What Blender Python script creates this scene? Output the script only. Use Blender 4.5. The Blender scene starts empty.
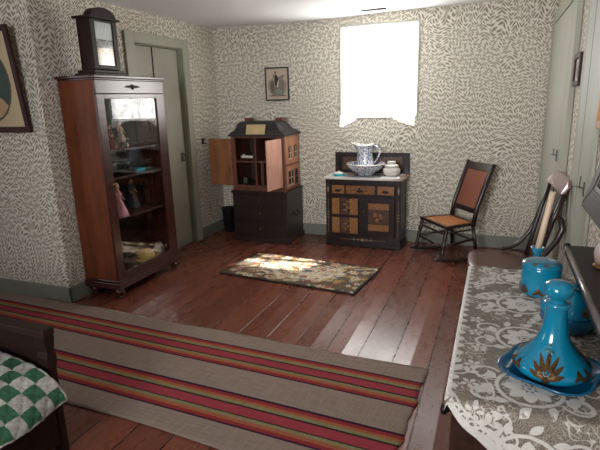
import bpy, bmesh, math, random
from mathutils import Vector, Matrix
from math import sin, cos, pi, radians, sqrt, atan2
random.seed(7)
SC = bpy.context.scene
COL = SC.collection

# ------------------------------------------------------------------ helpers
def lin(c):
    return tuple((v/255/12.92 if v/255 <= .04045 else ((v/255+.055)/1.055)**2.4) for v in c) + (1.0,)

class MB:
    """collects shapes into one mesh"""
    def __init__(s): s.v = []; s.f = []; s.sm = []; s.col = {}
    def add(s, vs, fs, smooth=False, cols=None):
        o = len(s.v); s.v += [tuple(p) for p in vs]
        for k, f in enumerate(fs):
            if cols: s.col[len(s.f)] = cols[k]
            s.f.append(tuple(i+o for i in f)); s.sm.append(smooth)
        return s
    def box(s, x0, x1, y0, y1, z0, z1, M=None):
        vs = [Vector((x, y, z)) for z in (z0, z1) for y in (y0, y1) for x in (x0, x1)]
        if M: vs = [M @ p for p in vs]
        return s.add(vs, [(0,2,3,1),(4,5,7,6),(0,1,5,4),(2,6,7,3),(0,4,6,2),(1,3,7,5)])
    def hexa(s, bot, top):
        return s.add(list(bot)+list(top), [(3,2,1,0),(4,5,6,7),(0,1,5,4),(1,2,6,5),(2,3,7,6),(3,0,4,7)])
    def lathe(s, prof, n=28, c=(0,0,0), M=None, lobes=0, amp=0, cap=True):
        vs = []; fs = []
        for r, z in prof:
            for k in range(n):
                a = 2*pi*k/n; rr = r*(1+amp*cos(lobes*a)) if lobes else r
                p = Vector((rr*cos(a), rr*sin(a), z))
                if M: p = M @ p
                vs.append(p+Vector(c))
        for j in range(len(prof)-1):
            for k in range(n):
                fs.append((j*n+k, j*n+(k+1) % n, (j+1)*n+(k+1) % n, (j+1)*n+k))
        if cap:
            fs.append(tuple(reversed(range(n)))); m = (len(prof)-1)*n
            fs.append(tuple(range(m, m+n)))
        return s.add(vs, fs, True)
    def tube(s, pts, rad, n=10, flat=1.0):
        pts = [Vector(p) for p in pts]; vs = []; fs = []
        if not hasattr(rad, '__len__'): rad = [rad]*len(pts)
        up = None
        for i, p in enumerate(pts):
            t = (pts[min(i+1, len(pts)-1)]-pts[max(i-1, 0)]).normalized()
            if up is None:
                up = Vector((0,0,1)) if abs(t.z) < .9 else Vector((1,0,0))
            a = t.cross(up).normalized(); b = a.cross(t).normalized(); up = b
            for k in range(n):
                th = 2*pi*k/n
                vs.append(p+a*cos(th)*rad[i]+b*sin(th)*rad[i]*flat)
        for j in range(len(pts)-1):
            for k in range(n):
                fs.append((j*n+k, j*n+(k+1) % n, (j+1)*n+(k+1) % n, (j+1)*n+k))
        fs.append(tuple(reversed(range(n)))); m = (len(pts)-1)*n; fs.append(tuple(range(m, m+n)))
        return s.add(vs, fs, True)
    def sphere(s, c, r, n=14, sq=(1,1,1), M=None):
        prof = [(max(1e-4, sin(pi*k/n)), -cos(pi*k/n)) for k in range(n+1)]
        vs = []; fs = []
        for a_, z in prof:
            for k in range(n):
                p = Vector((a_*cos(2*pi*k/n)*r*sq[0], a_*sin(2*pi*k/n)*r*sq[1], z*r*sq[2]))
                if M: p = M @ p
                vs.append(p+Vector(c))
        for j in range(n):
            for k in range(n):
                fs.append((j*n+k, j*n+(k+1) % n, (j+1)*n+(k+1) % n, (j+1)*n+k))
        return s.add(vs, fs, True)
    def prism(s, poly, fn, d0, d1):
        """poly 2D points, fn(u,v,d)->3D, extruded d0..d1"""
        n = len(poly)
        vs = [fn(u, v, d0) for u, v in poly]+[fn(u, v, d1) for u, v in poly]
        fs = [tuple(range(n)), tuple(reversed(range(n, 2*n)))]
        fs += [(k, k+n, (k+1) % n+n, (k+1) % n) for k in range(n)]
        return s.add(vs, fs)
    def grid(s, nx, ny, fn, colfn=None, smooth=True):
        vs = [fn(i/nx, j/ny) for j in range(ny+1) for i in range(nx+1)]
        fs = []; cs = []
        for j in range(ny):
            for i in range(nx):
                a = j*(nx+1)+i
                fs.append((a, a+1, a+nx+2, a+nx+1))
                if colfn: cs.append(colfn((i+.5)/nx, (j+.5)/ny))
        return s.add(vs, fs, smooth, cs if colfn else None)

def obj(name, mb, m, parent=None, bevel=0, solid=0, sub=0, fixn=True):
    me = bpy.data.meshes.new(name)
    me.from_pydata(mb.v, [], mb.f)
    if mb.col:
        at = me.color_attributes.new('Col', 'FLOAT_COLOR', 'CORNER')
        for p in me.polygons:
            c = mb.col.get(p.index, (1,1,1,1))
            for li in p.loop_indices: at.data[li].color = c
    me.polygons.foreach_set('use_smooth', mb.sm)
    if fixn:
        bm = bmesh.new(); bm.from_mesh(me); bmesh.ops.recalc_face_normals(bm, faces=bm.faces); bm.to_mesh(me); bm.free()
    me.materials.append(m)
    o = bpy.data.objects.new(name, me); COL.objects.link(o)
    if parent: o.parent = parent
    if bevel:
        b = o.modifiers.new('b', 'BEVEL'); b.width = bevel; b.segments = 2; b.limit_method = 'ANGLE'; b.angle_limit = radians(40)
    if solid:
        b = o.modifiers.new('s', 'SOLIDIFY'); b.thickness = solid; b.offset = 0
    if sub:
        b = o.modifiers.new('u', 'SUBSURF'); b.levels = sub; b.render_levels = sub
    return o

def tag(o, label, cat, group=None, kind=None):
    o['label'] = label; o['category'] = cat
    if group: o['group'] = group
    if kind: o['kind'] = kind
    return o
def thing(name, label, cat, loc=(0,0,0), rz=0, group=None):
    o = bpy.data.objects.new(name, None); COL.objects.link(o)
    o.empty_display_size = .05
    o.location = loc; o.rotation_euler = (0,0,rz)
    return tag(o, label, cat, group)
def struct(name, mb, m, parent=None, **k):
    o = obj(name, mb, m, parent, **k)
    if not parent: o['kind'] = 'structure'
    return o
def dup(root, loc, rz, label, group=None):
    r = root.copy(); COL.objects.link(r); r.location = loc; r.rotation_euler = (0,0,rz); r['label'] = label
    if group: r['group'] = group
    for ch in list(root.children):
        c = ch.copy(); COL.objects.link(c); c.parent = r
        for g in ch.children:
            d = g.copy(); COL.objects.link(d); d.parent = c
    return r

# ------------------------------------------------------------------ materials
class NT:
    def __init__(s, name):
        s.m = bpy.data.materials.new(name); s.m.use_nodes = True
        s.t = s.m.node_tree; s.n = s.t.nodes; s.b = s.n['Principled BSDF']; s.out = s.n['Material Output']
    def new(s, t, **k):
        n = s.n.new(t)
        for a, v in k.items(): setattr(n, a, v)
        return n
    def link(s, a, b): s.t.links.new(a, b)
    def inp(s, n, i, v):
        if hasattr(v, 'is_linked') or hasattr(v, 'links'): s.link(v, n.inputs[i])
        else: n.inputs[i].default_value = v
    def math(s, op, a, b=None, c=None, clamp=False):
        n = s.new('ShaderNodeMath', operation=op); n.use_clamp = clamp
        s.inp(n, 0, a)
        if b is not None: s.inp(n, 1, b)
        if c is not None: s.inp(n, 2, c)
        return n.outputs[0]
    def mix(s, f, a, b):
        n = s.new('ShaderNodeMix', data_type='RGBA')
        s.inp(n, 0, f); s.inp(n, 6, a); s.inp(n, 7, b)
        return n.outputs[2]
    def coord(s, o='Object'): return s.new('ShaderNodeTexCoord').outputs[o]
    def noise(s, vec, scale, detail=3, rough=.55, out=0):
        n = s.new('ShaderNodeTexNoise'); s.inp(n, 'Vector', vec)
        n.inputs['Scale'].default_value = scale; n.inputs['Detail'].default_value = detail; n.inputs['Roughness'].default_value = rough
        return n.outputs[out]
    def scale(s, vec, sc, loc=(0,0,0), rot=(0,0,0)):
        n = s.new('ShaderNodeMapping'); s.inp(n, 'Vector', vec)
        n.inputs['Scale'].default_value = sc; n.inputs['Location'].default_value = loc; n.inputs['Rotation'].default_value = rot
        return n.outputs[0]
    def ramp(s, f, stops, interp='LINEAR'):
        n = s.new('ShaderNodeValToRGB'); s.inp(n, 0, f); e = n.color_ramp.elements; n.color_ramp.interpolation = interp
        while len(e) < len(stops): e.new(.5)
        for k, (p, c) in enumerate(stops): e[k].position = p; e[k].color = c
        return n.outputs[0]
    def bump(s, h, strength=.3, dist=.002):
        n = s.new('ShaderNodeBump'); s.inp(n, 'Height', h); n.inputs['Strength'].default_value = strength; n.inputs['Distance'].default_value = dist
        s.link(n.outputs[0], s.b.inputs['Normal'])
    def set(s, **k):
        for a, v in k.items():
            a = {'base':'Base Color','rough':'Roughness','metal':'Metallic','spec':'Specular IOR Level','emit':'Emission Color','es':'Emission Strength','coat':'Coat Weight'}[a]
            s.inp(s.b, a, v)

def plain(name, c, rough=.5, metal=0, var=.12, sc=14, bump=0, coat=0, spec=.5):
    t = NT(name); v = t.noise(t.coord(), sc, 4)
    c0 = lin(c); d = tuple(x*(1-2*var) for x in c0[:3])+(1,); l = tuple(min(1, x*(1+var)) for x in c0[:3])+(1,)
    t.set(base=t.ramp(v, [(.3, d), (.7, l)]), rough=rough, metal=metal, coat=coat, spec=spec)
    if bump: t.bump(t.noise(t.coord(), sc*6, 3), bump, .002)
    return t.m
def wood(name, c, c2, axis='Z', rough=.35, coat=.3, freq=16, spec=.5):
    t = NT(name)
    sc = {'X': (1.2, freq, freq), 'Y': (freq, 1.2, freq), 'Z': (freq, freq, 1.2)}[axis]
    v = t.scale(t.coord(), sc); n = t.noise(v, 2.2, 5, .6); n2 = t.noise(v, 9, 3, .6)
    m = t.math('ADD', t.math('MULTIPLY', n, .7), t.math('MULTIPLY', n2, .3))
    t.set(base=t.ramp(m, [(.35, lin(c2)), (.62, lin(c))]), rough=rough, coat=coat, spec=spec)
    t.b.inputs['Coat Roughness'].default_value = .25
    t.bump(n2, .12, .001)
    return t.m
def painted(name, rough=.7, bump=0, bs=300):
    t = NT(name); a = t.new('ShaderNodeAttribute', attribute_name='Col')
    t.set(base=a.outputs['Color'], rough=rough, spec=.3)
    if bump: t.bump(t.noise(t.coord(), bs, 2), bump, .003)
    return t.m

def wallpaper(name, ax, light, dark):
    """trailing willow leaves on a pale ground; ax = horizontal world axis of the wall"""
    t = NT(name)
    sp = t.new('ShaderNodeSeparateXYZ'); t.link(t.coord(), sp.inputs[0])
    cb = t.new('ShaderNodeCombineXYZ'); t.link(t.math('ADD', sp.outputs[0], sp.outputs[1]), cb.inputs[0]); t.link(sp.outputs[2], cb.inputs[1])
    def warp(vec, scale, amt):
        n = t.new('ShaderNodeVectorMath', operation='SUBTRACT'); t.link(t.noise(cb.outputs[0], scale, 1, .5, 1), n.inputs[0]); n.inputs[1].default_value = (.5,.5,.5)
        w = t.new('ShaderNodeVectorMath', operation='SCALE'); t.link(n.outputs[0], w.inputs[0]); w.inputs['Scale'].default_value = amt
        a = t.new('ShaderNodeVectorMath', operation='ADD'); t.link(vec, a.inputs[0]); t.link(w.outputs[0], a.inputs[1]); return a.outputs[0]
    wv = warp(warp(cb.outputs[0], 2.4, .22), 6.5, .026)
    ws_ = t.new('ShaderNodeSeparateXYZ'); t.link(wv, ws_.inputs[0])
    SP, LL_, WC = .115, .060, .0205            # stem spacing, leaf length, leaf row width
    U = t.math('DIVIDE', ws_.outputs[0], SP)
    fold = t.math('ABSOLUTE', t.math('SUBTRACT', t.math('FRACT', U), .5)); a = t.math('MULTIPLY', fold, SP)
    w1 = t.new('ShaderNodeTexWhiteNoise', noise_dimensions='1D'); t.link(t.math('FLOOR', t.math('MULTIPLY', U, 2)), w1.inputs['W'])
    z = t.math('ADD', ws_.outputs[1], t.math('MULTIPLY', w1.outputs[0], .2))
    al = t.math('ADD', t.math('MULTIPLY', a, .72), t.math('MULTIPLY', z, .69)); ac = t.math('SUBTRACT', t.math('MULTIPLY', z, .72), t.math('MULTIPLY', a, .69))
    rv = t.math('DIVIDE', ac, WC); row = t.math('FLOOR', rv)
    w2 = t.new('ShaderNodeTexWhiteNoise', noise_dimensions='1D'); t.link(row, w2.inputs['W'])
    cx = t.math('ADD', t.math('DIVIDE', al, LL_), w2.outputs[0])
    cc = t.new('ShaderNodeCombineXYZ'); t.link(t.math('FLOOR', cx), cc.inputs[0]); t.link(row, cc.inputs[1]); t.link(t.math('FLOOR', t.math('MULTIPLY', U, 2)), cc.inputs[2])
    w3 = t.new('ShaderNodeTexWhiteNoise', noise_dimensions='3D'); t.link(cc.outputs[0], w3.inputs['Vector'])
    lc = t.new('ShaderNodeCombineXYZ'); t.link(t.math('MULTIPLY', t.math('SUBTRACT', t.math('FRACT', cx), .5), LL_), lc.inputs[0]); t.link(t.math('MULTIPLY', t.math('SUBTRACT', t.math('FRACT', rv), .5), WC), lc.inputs[1])
    ro = t.new('ShaderNodeVectorRotate', rotation_type='Z_AXIS'); t.link(lc.outputs[0], ro.inputs['Vector']); t.link(t.math('MULTIPLY_ADD', w3.outputs[0], .44, -.22), ro.inputs['Angle'])
    ls = t.new('ShaderNodeSeparateXYZ'); t.link(ro.outputs[0], ls.inputs[0])
    q = t.math('DIVIDE', ls.outputs[0], LL_*.49); q2 = t.math('MULTIPLY', q, q)
    hw = t.math('MULTIPLY', t.math('SUBTRACT', 1.0, q2), WC*.37)
    m = t.math('MULTIPLY', t.math('SUBTRACT', hw, t.math('ABSOLUTE', ls.outputs[1])), 700, clamp=True)
    tone = t.noise(cb.outputs[0], 1.4, 3)
    li = t.mix(tone, tuple(x*.92 for x in lin(light)[:3])+(1,), lin(light))
    t.set(base=t.mix(t.math('MULTIPLY', m, .88), li, lin(dark)), rough=.85, spec=.2)
    return t.m

WP_L, WP_D = (228,222,208), (132,122,105)
M = {}
M['wpx'] = wallpaper('willow wallpaper along x', 0, WP_L, WP_D)
M['wpy'] = wallpaper('willow wallpaper along y', 1, WP_L, WP_D)
M['ceiling'] = plain('ceiling paint', (234,234,235), .9, var=.02, sc=2)
M['sage'] = plain('sage paint', (166,165,149), .45, var=.04, sc=3)
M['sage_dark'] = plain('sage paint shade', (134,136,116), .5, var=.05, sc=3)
M['greydoor'] = plain('pale grey green paint', (174,175,163), .5, var=.04, sc=3)
M['base'] = plain('baseboard paint', (130,133,121), .5, var=.06, sc=4)
M['dark'] = plain('dark gap', (22,20,18), .8)
M['iron'] = plain('black iron', (30,28,27), .45, .6)
M['steel'] = plain('dull steel', (92,92,84), .45, .4)
M['brass'] = plain('aged brass', (150,110,55), .35, .9)
M['gilt'] = plain('worn gilding', (96,70,40), .42, .6, var=.3, sc=160)
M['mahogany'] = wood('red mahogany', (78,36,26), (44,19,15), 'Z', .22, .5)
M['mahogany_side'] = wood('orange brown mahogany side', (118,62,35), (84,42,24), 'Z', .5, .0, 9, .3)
M['mahogany_y'] = wood('red mahogany rail', (74,36,28), (42,19,16), 'Y', .28, .3)
M['shelf'] = wood('cabinet shelf', (72,46,37), (46,28,22), 'Y', .35, .1)
M['inner'] = plain('cabinet interior', (30,22,20), .7)
M['clock'] = wood('dark clock case', (44,24,19), (24,13,11), 'Z', .45, .0, 16, .25)
M['chest'] = wood('near black brown wood', (44,29,26), (26,17,16), 'X', .42, .2)
M['doll_roof'] = plain('dark slate roof paint', (48,44,44), .6)
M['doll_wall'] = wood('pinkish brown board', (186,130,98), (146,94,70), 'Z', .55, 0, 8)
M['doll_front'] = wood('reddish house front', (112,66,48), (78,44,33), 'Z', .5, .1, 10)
M['doll_door'] = wood('orange brown board', (150,98,62), (112,68,42), 'Z', .5, .1, 8)
M['doll_door_pale'] = wood('pinkish pale board', (206,158,140), (172,122,104), 'Z', .5, .1, 8)
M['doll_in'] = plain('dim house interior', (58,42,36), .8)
M['card'] = plain('tan card', (206,180,132), .8, var=.05)
M['ebony'] = wood('ebonised wood', (44,29,28), (24,16,16), 'X', .4, .1, 16, .3)
M['line'] = plain('incised gold line', (142,124,92), .5)
M['marble'] = plain('white marble', (222,218,212), .18, var=.06, sc=6, coat=.3)
def marble_mat():
    t = NT('white marble with brown stained end'); sp = t.new('ShaderNodeSeparateXYZ'); co = t.coord(); t.link(co, sp.inputs[0])
    n = t.noise(co, 9, 4)
    f = t.math('ADD', t.math('MULTIPLY', t.math('SUBTRACT', sp.outputs[0], 2.12), 9.0), t.math('SUBTRACT', n, .5), clamp=True)
    t.set(base=t.mix(f, lin((226,222,216)), lin((150,112,88))), rough=.2, coat=.3)
    return t.m
M['marble_edge'] = plain('brown stained edge', (140,104,78), .4)
M['white'] = plain('white china', (228,224,214), .2, var=.05, sc=30, coat=.4)
M['linen'] = plain('white linen', (226,224,220), .9, bump=.2, sc=40)
M['turq'] = plain('turquoise glass', (60,176,184), .15, coat=.5)
M['chairdark'] = wood('dark brown chair wood', (46,28,24), (26,15,13), 'Z', .35, .3)
M['seatwood'] = wood('red brown seat wood', (92,46,32), (58,28,20), 'Y', .32, .15)
M['crest'] = wood('crest wood with painted shine', (140,104,98), (112,78,72), 'Y', .22, .7)  # pale pink puts the shine on the crest into its colour
M['blue'] = plain('turquoise blue opaline glass', (14,120,152), .16, var=.06, sc=8, coat=.6)
M['blue_deep'] = plain('deeper blue opaline glass', (8,88,126), .16, var=.06, sc=8, coat=.6)
M['candle'] = plain('ivory wax', (204,180,154), .55, var=.03)
M['bureau'] = wood('dark bureau wood', (60,36,28), (34,20,16), 'Y', .35, .3)
M['bureau_top'] = plain('bare bureau top', (92,72,62), .5)
M['deck'] = wood('black brown deck', (40,31,28), (27,21,19), 'Y', .5, .0, 16, .25)
M['edge'] = plain('polished edge with painted highlight', (120,112,110), .25, .3)  # lighter grey carries the highlight along the shelf edge
M['mirror_frame'] = plain('silvery brown frame', (50,44,43), .55, .0, var=.15, spec=.2)
M['mirror'] = plain('old mirror glass', (180,180,182), .05, 1.0, var=.02)
M['mirror_in'] = plain('dark inner lip', (40,28,24), .5)
M['bed'] = wood('dark bed wood', (46,28,21), (26,16,13), 'X', .5, .05, 16, .3)
M['frame'] = wood('dark picture frame', (66,34,28), (38,20,17), 'Z', .5, .0, 16, .2)
M['frame_black'] = plain('black picture frame', (34,26,22), .4)
M['frame_orange'] = wood('honey picture frame', (186,132,74), (150,100,54), 'Z', .4, .2)
M['paint'] = painted('flat print colours', .6)
M['hooked'] = painted('hooked wool colours', .95, .8, 160)
M['black'] = plain('black lacquer', (20,19,20), .4)
M['plate'] = plain('dark blue black china', (34,38,48), .2, coat=.4)
M['skin'] = plain('doll bisque', (206,168,144), .5)
M['hair'] = plain('doll hair', (70,46,32), .8)
M['cream'] = plain('cream cloth', (214,196,168), .9, bump=.3, sc=30)
M['redcloth'] = plain('dull red cloth', (120,48,44), .9)
M['pinkcloth'] = plain('dusty pink cloth', (206,150,160), .9, bump=.3, sc=30)
M['bluecloth'] = plain('grey blue cloth', (74,86,100), .9)
M['straw'] = plain('golden straw', (198,164,92), .8, bump=.8, sc=60, var=.2)
M['brownfelt'] = plain('brown felt', (78,58,46), .9)
M['palecloth'] = plain('pale pink cloth', (190,166,160), .9, bump=.3)
M['paper'] = plain('old mount paper', (196,178,148), .85, var=.05, sc=5)

def striped_rug():
    t = NT('striped woven rug'); sp = t.new('ShaderNodeSeparateXYZ'); co = t.coord(); t.link(co, sp.inputs[0])
    v = t.math('MULTIPLY', sp.outputs[1], -1/.99)           # 0 far edge, 1 near edge
    v = t.math('ADD', v, t.math('MULTIPLY', t.math('SUBTRACT', t.noise(t.scale(co, (70,6,1)), 1.0, 2), .5), .006))
    g = lin((150,132,120))
    band = [(0,(56,28,56)),(.05,(146,54,52)),(.15,(164,98,70)),(.23,(138,130,94)),(.33,(44,44,38)),(.375,(158,64,74)),(.625,(44,44,38)),(.67,(138,130,94)),(.76,(164,98,70)),(.85,(146,54,52)),(.95,(56,28,56))]
    stops = [(0, g)]
    for a, b in ((.145,.385),(.605,.85)):
        for f, c in band: stops.append((a+(b-a)*f, lin(c)))
        stops.append((b, g))
    col = t.ramp(v, stops, 'CONSTANT')
    slub = t.noise(t.scale(co, (9,90,1)), 1.0, 3); slub2 = t.noise(t.scale(co, (130,7,1)), 1.0, 2)
    k = t.math('ADD', t.math('MULTIPLY', slub, .5), t.math('MULTIPLY', slub2, .45)); k = t.math('ADD', k, .5)
    mu = t.new('ShaderNodeMix', data_type='RGBA', blend_type='MULTIPLY'); mu.inputs[0].default_value = 1
    t.link(col, mu.inputs[6]); t.link(k, mu.inputs[7])
    t.set(base=mu.outputs[2], rough=.95, spec=.1)
    w = t.math('MULTIPLY', t.math('SINE', t.math('MULTIPLY', sp.outputs[0], 900)), t.math('SINE', t.math('MULTIPLY', sp.outputs[1], 700)))
    t.bump(t.math('ADD', w, t.math('MULTIPLY', slub2, 2)), .5, .002)
    return t.m
def floorboards():
    t = NT('red brown painted floorboards'); sp = t.new('ShaderNodeSeparateXYZ'); co = t.coord(); t.link(co, sp.inputs[0])
    wob = t.math('MULTIPLY', t.math('SUBTRACT', t.noise(co, .9, 2), .5), .02)
    u = t.math('DIVIDE', t.math('SUBTRACT', t.math('ADD', sp.outputs[0], wob), 2.765-20*.207), .207)
    fr = t.math('FRACT', u); idx = t.math('FLOOR', u)
    d = t.math('MINIMUM', fr, t.math('SUBTRACT', 1.0, fr))
    gap = t.math('MULTIPLY', t.math('SUBTRACT', .022, d), 90, clamp=True)
    wn = t.new('ShaderNodeTexWhiteNoise', noise_dimensions='1D'); t.link(idx, wn.inputs['W'])
    grain = t.noise(t.scale(co, (26,1.6,1)), 1.0, 5, .6); big = t.noise(co, 1.6, 4); wear = t.noise(t.scale(co, (9,4,1)), 1.3, 5, .7)
    c = t.ramp(t.math('ADD', t.math('MULTIPLY', grain, .5), t.math('MULTIPLY', wn.outputs[0], .45)), [(.15, lin((98,53,39))), (.85, lin((130,73,56)))])
    c = t.mix(t.math('MULTIPLY', t.math('SUBTRACT', wear, .55), .5, clamp=True), c, lin((146,98,82)))
    c = t.mix(gap, c, lin((24,14,12)))
    t.set(base=c, rough=t.math('ADD', t.math('MULTIPLY', wear, .16), .20), spec=.5)
    cup = t.math('MULTIPLY', t.math('MULTIPLY', d, d), 6)
    h = t.math('ADD', t.math('MULTIPLY', big, 1.4), t.math('ADD', t.math('MULTIPLY', wear, .14), t.math('ADD', t.math('MULTIPLY', gap, -1.5), cup)))
    h = t.math('ADD', h, t.math('MULTIPLY', wn.outputs[0], .0))
    t.bump(h, .35, .006)
    return t.m
def cane(name, c, c2):
    t = NT(name); sp = t.new('ShaderNodeSeparateXYZ'); t.link(t.coord(), sp.inputs[0])
    a = t.math('SINE', t.math('MULTIPLY', t.math('ADD', sp.outputs[0], sp.outputs[2]), 420)); b = t.math('SINE', t.math('MULTIPLY', sp.outputs[1], 420))
    w = t.math('MULTIPLY', t.math('ADD', t.math('MULTIPLY', a, b), 1), .5)
    t.set(base=t.mix(w, lin(c2), lin(c)), rough=.6); t.bump(w, .5, .002)
    return t.m
def transfer(name):
    t = NT(name); co = t.coord(); v = t.new('ShaderNodeTexVoronoi', feature='DISTANCE_TO_EDGE'); t.link(t.scale(co, (42,42,42)), v.inputs['Vector']); v.inputs['Scale'].default_value = 1
    n = t.noise(co, 60, 4, .7)
    m = t.math('MULTIPLY', t.math('SUBTRACT', t.math('ADD', n, t.math('MULTIPLY', v.outputs[0], .5)), .52), 7, clamp=True)
    t.set(base=t.mix(m, lin((226,228,232)), lin((70,86,124))), rough=.15, coat=.4)
    return t.m
def burl(name, c, c2, sc=40):
    t = NT(name); n = t.noise(t.coord(), sc, 5, .7)
    t.set(base=t.ramp(n, [(.36, lin(c2)), (.6, lin(c))]), rough=.35, coat=.2); return t.m
def glass(name, tint=(1,1,1,1), refl=1.0):
    t = NT(name); tr = t.new('ShaderNodeBsdfTransparent'); tr.inputs[0].default_value = tint
    gl = t.new('ShaderNodeBsdfGlossy'); gl.inputs['Roughness'].default_value = .02
    lw = t.new('ShaderNodeLayerWeight'); lw.inputs[0].default_value = .5
    f5 = t.math('MULTIPLY_ADD', t.math('POWER', lw.outputs['Facing'], 4.5), .85, .05)
    mx = t.new('ShaderNodeMixShader'); t.link(t.math('MULTIPLY', f5, refl, clamp=True), mx.inputs[0]); t.link(tr.outputs[0], mx.inputs[1]); t.link(gl.outputs[0], mx.inputs[2])
    t.link(mx.outputs[0], t.out.inputs['Surface']); return t.m
def shade_mat(name, clear, glow, lacy=False):
    """thin cloth lit by added emission: part clear weave, part glowing translucent cloth"""
    t = NT(name); tr = t.new('ShaderNodeBsdfTransparent')
    tl = t.new('ShaderNodeBsdfTranslucent'); tl.inputs[0].default_value = (.75,.74,.72,1)
    em = t.new('ShaderNodeEmission'); em.inputs[0].default_value = (1,.985,.96,1); em.inputs[1].default_value = glow  # emission stands in for sunlight passing through the cloth
    ad = t.new('ShaderNodeAddShader'); t.link(tl.outputs[0], ad.inputs[0]); t.link(em.outputs[0], ad.inputs[1])
    mx = t.new('ShaderNodeMixShader')
    n = t.noise(t.coord(), 9, 4, .7)
    f = t.math('MULTIPLY', t.math('SUBTRACT', n, .36), clear*6, clamp=True)
    if lacy:
        v = t.new('ShaderNodeTexVoronoi', feature='DISTANCE_TO_EDGE'); t.link(t.coord(), v.inputs['Vector']); v.inputs['Scale'].default_value = 45
        f = t.math('MULTIPLY', t.math('SUBTRACT', v.outputs[0], .12), 6, clamp=True)
    t.link(f, mx.inputs[0]); t.link(ad.outputs[0], mx.inputs[1]); t.link(tr.outputs[0], mx.inputs[2])
    t.link(mx.outputs[0], t.out.inputs['Surface']); return t.m
def net_mat():
    t = NT('cotton lace net'); co = t.coord()
    v = t.new('ShaderNodeTexVoronoi', feature='DISTANCE_TO_EDGE'); t.link(co, v.inputs['Vector']); v.inputs['Scale'].default_value = 260
    hole = t.math('MULTIPLY', t.math('GREATER_THAN', v.outputs[0], .14), .62)
    fil = None
    for sc_, k_ in ((16, 7.0), (34, 5.0)):
        a_ = t.math('ABSOLUTE', t.math('SUBTRACT', t.math('FRACT', t.math('MULTIPLY', t.noise(co, sc_, 1), k_)), .5))
        a_ = t.math('MULTIPLY', t.math('SUBTRACT', .10, a_), 14, clamp=True)
        fil = a_ if fil is None else t.math('MAXIMUM', fil, a_)
    zone = t.math('MULTIPLY', t.math('SUBTRACT', t.noise(co, 13, 2), .46), 14, clamp=True)
    fil = t.math('MULTIPLY', fil, zone)
    hole = t.math('MULTIPLY', hole, t.math('SUBTRACT', 1.0, t.math('MULTIPLY', fil, .9)))
    bs = t.b; t.set(base=t.mix(fil, lin((150,139,126)), lin((206,200,190))), rough=.95, spec=.1)
    tr = t.new('ShaderNodeBsdfTransparent'); mx = t.new('ShaderNodeMixShader'); t.link(hole, mx.inputs[0]); t.link(bs.outputs[0], mx.inputs[1]); t.link(tr.outputs[0], mx.inputs[2])
    t.link(mx.outputs[0], t.out.inputs['Surface']); return t.m
M['rug'] = striped_rug(); M['floor'] = floorboards()
M['cane_seat'] = cane('cane seat', (206,136,78), (150,88,46)); M['cane_back'] = cane('cane back', (150,88,66), (98,52,38))
M['transfer'] = transfer('blue transfer china')
M['burl'] = burl('burl panel', (150,98,54), (70,40,26), 46); M['satin'] = burl('golden inlay panel', (164,112,60), (96,60,34), 60)
M['dark_inlay'] = burl('dark figured panel', (96,60,44), (34,22,20), 50)
M['glass'] = glass('cabinet glass', (.93,.94,.93,1), 1.6); M['pane'] = glass('window pane')
M['shade'] = shade_mat('window shade with added glow', .33, 8); M['lace_c'] = shade_mat('curtain lace with added glow', .4, 1.3, True)
M['net'] = net_mat(); M['thread'] = plain('white lace thread', (212,207,198), .95, bump=.4, sc=80, var=.05)
M['quilt'] = painted('quilt patches', .95, .5, 120)
def vase_mat():
    t = NT('pink and clear glass'); sp = t.new('ShaderNodeSeparateXYZ'); t.link(t.coord(), sp.inputs[0])
    t.set(base=t.ramp(t.math('MULTIPLY', sp.outputs[2], 10), [(.15, lin((190,146,136))), (.5, lin((206,190,186))), (.9, lin((214,208,204)))]), rough=.12, coat=.5)
    t.b.inputs['Transmission Weight'].default_value = .35
    return t.m
M['vase'] = vase_mat()

# ------------------------------------------------------------------ camera
F, YAW, PITCH, ROLL = 494.17, .3804, .2486, -.0295
CAMP = Vector((3.043, -5.143, 1.5))
fw = Vector((-sin(YAW)*cos(PITCH), cos(YAW)*cos(PITCH), -sin(PITCH)))
rt = Vector((cos(YAW), sin(YAW), 0)); up = rt.cross(fw)
r2 = cos(ROLL)*rt+sin(ROLL)*up; u2 = -sin(ROLL)*rt+cos(ROLL)*up
cam = bpy.data.cameras.new('camera'); co_ = bpy.data.objects.new('camera', cam); COL.objects.link(co_)
cam.sensor_width = 36; cam.lens = F/600*36; cam.clip_start = .05
mw = Matrix((r2, u2, -fw)).transposed().to_4x4(); mw.translation = CAMP; co_.matrix_world = mw
SC.camera = co_

# ------------------------------------------------------------------ room
H = 2.31; W = 3.47; YN = -2.43; YS = -6.7; XL = -2.6
struct('floor', MB().box(XL-.1, W+.1, YS-.1, .12, -.08, 0), M['floor'])
def ceil():
    m = MB()
    def f(a, b):
        x = XL-.1+a*(W+.2-XL); y = YS-.1+b*(.22-YS)
        sag = -.028*math.exp(-((x-1.0)/.9)**2)*math.exp(-(y/1.6)**2)
        return (x, y, H+sag)
    m.grid(40, 40, f); m.box(XL-.1, W+.1, YS-.1, .12, H+.02, H+.12)
    return m
struct('ceiling', ceil(), M['ceiling'])
WX0, WX1, WZ0, WZ1 = 1.497, 2.272, 1.31, 2.195
m = MB(); m.box(-.1, WX0, 0, .12, 0, H+.02).box(WX1, W+.12, 0, .12, 0, H+.02).box(WX0, WX1, 0, .12, 0, WZ0).box(WX0, WX1, 0, .12, WZ1, H+.02)
struct('wall_back', m, M['wpx'])
DY0, DY1, DZ = -1.385, -.635, 2.035
m = MB().box(-.12, 0, YN+.1, DY0, 0, H+.02).box(-.12, 0, DY1, .12, 0, H+.02).box(-.12, 0, DY0, DY1, DZ, H+.02)
struct('wall_left', m, M['wpy'])
struct('wall_corner', MB().box(XL, 0, YN, YN+.1, 0, H+.02), M['wpx'])
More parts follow.
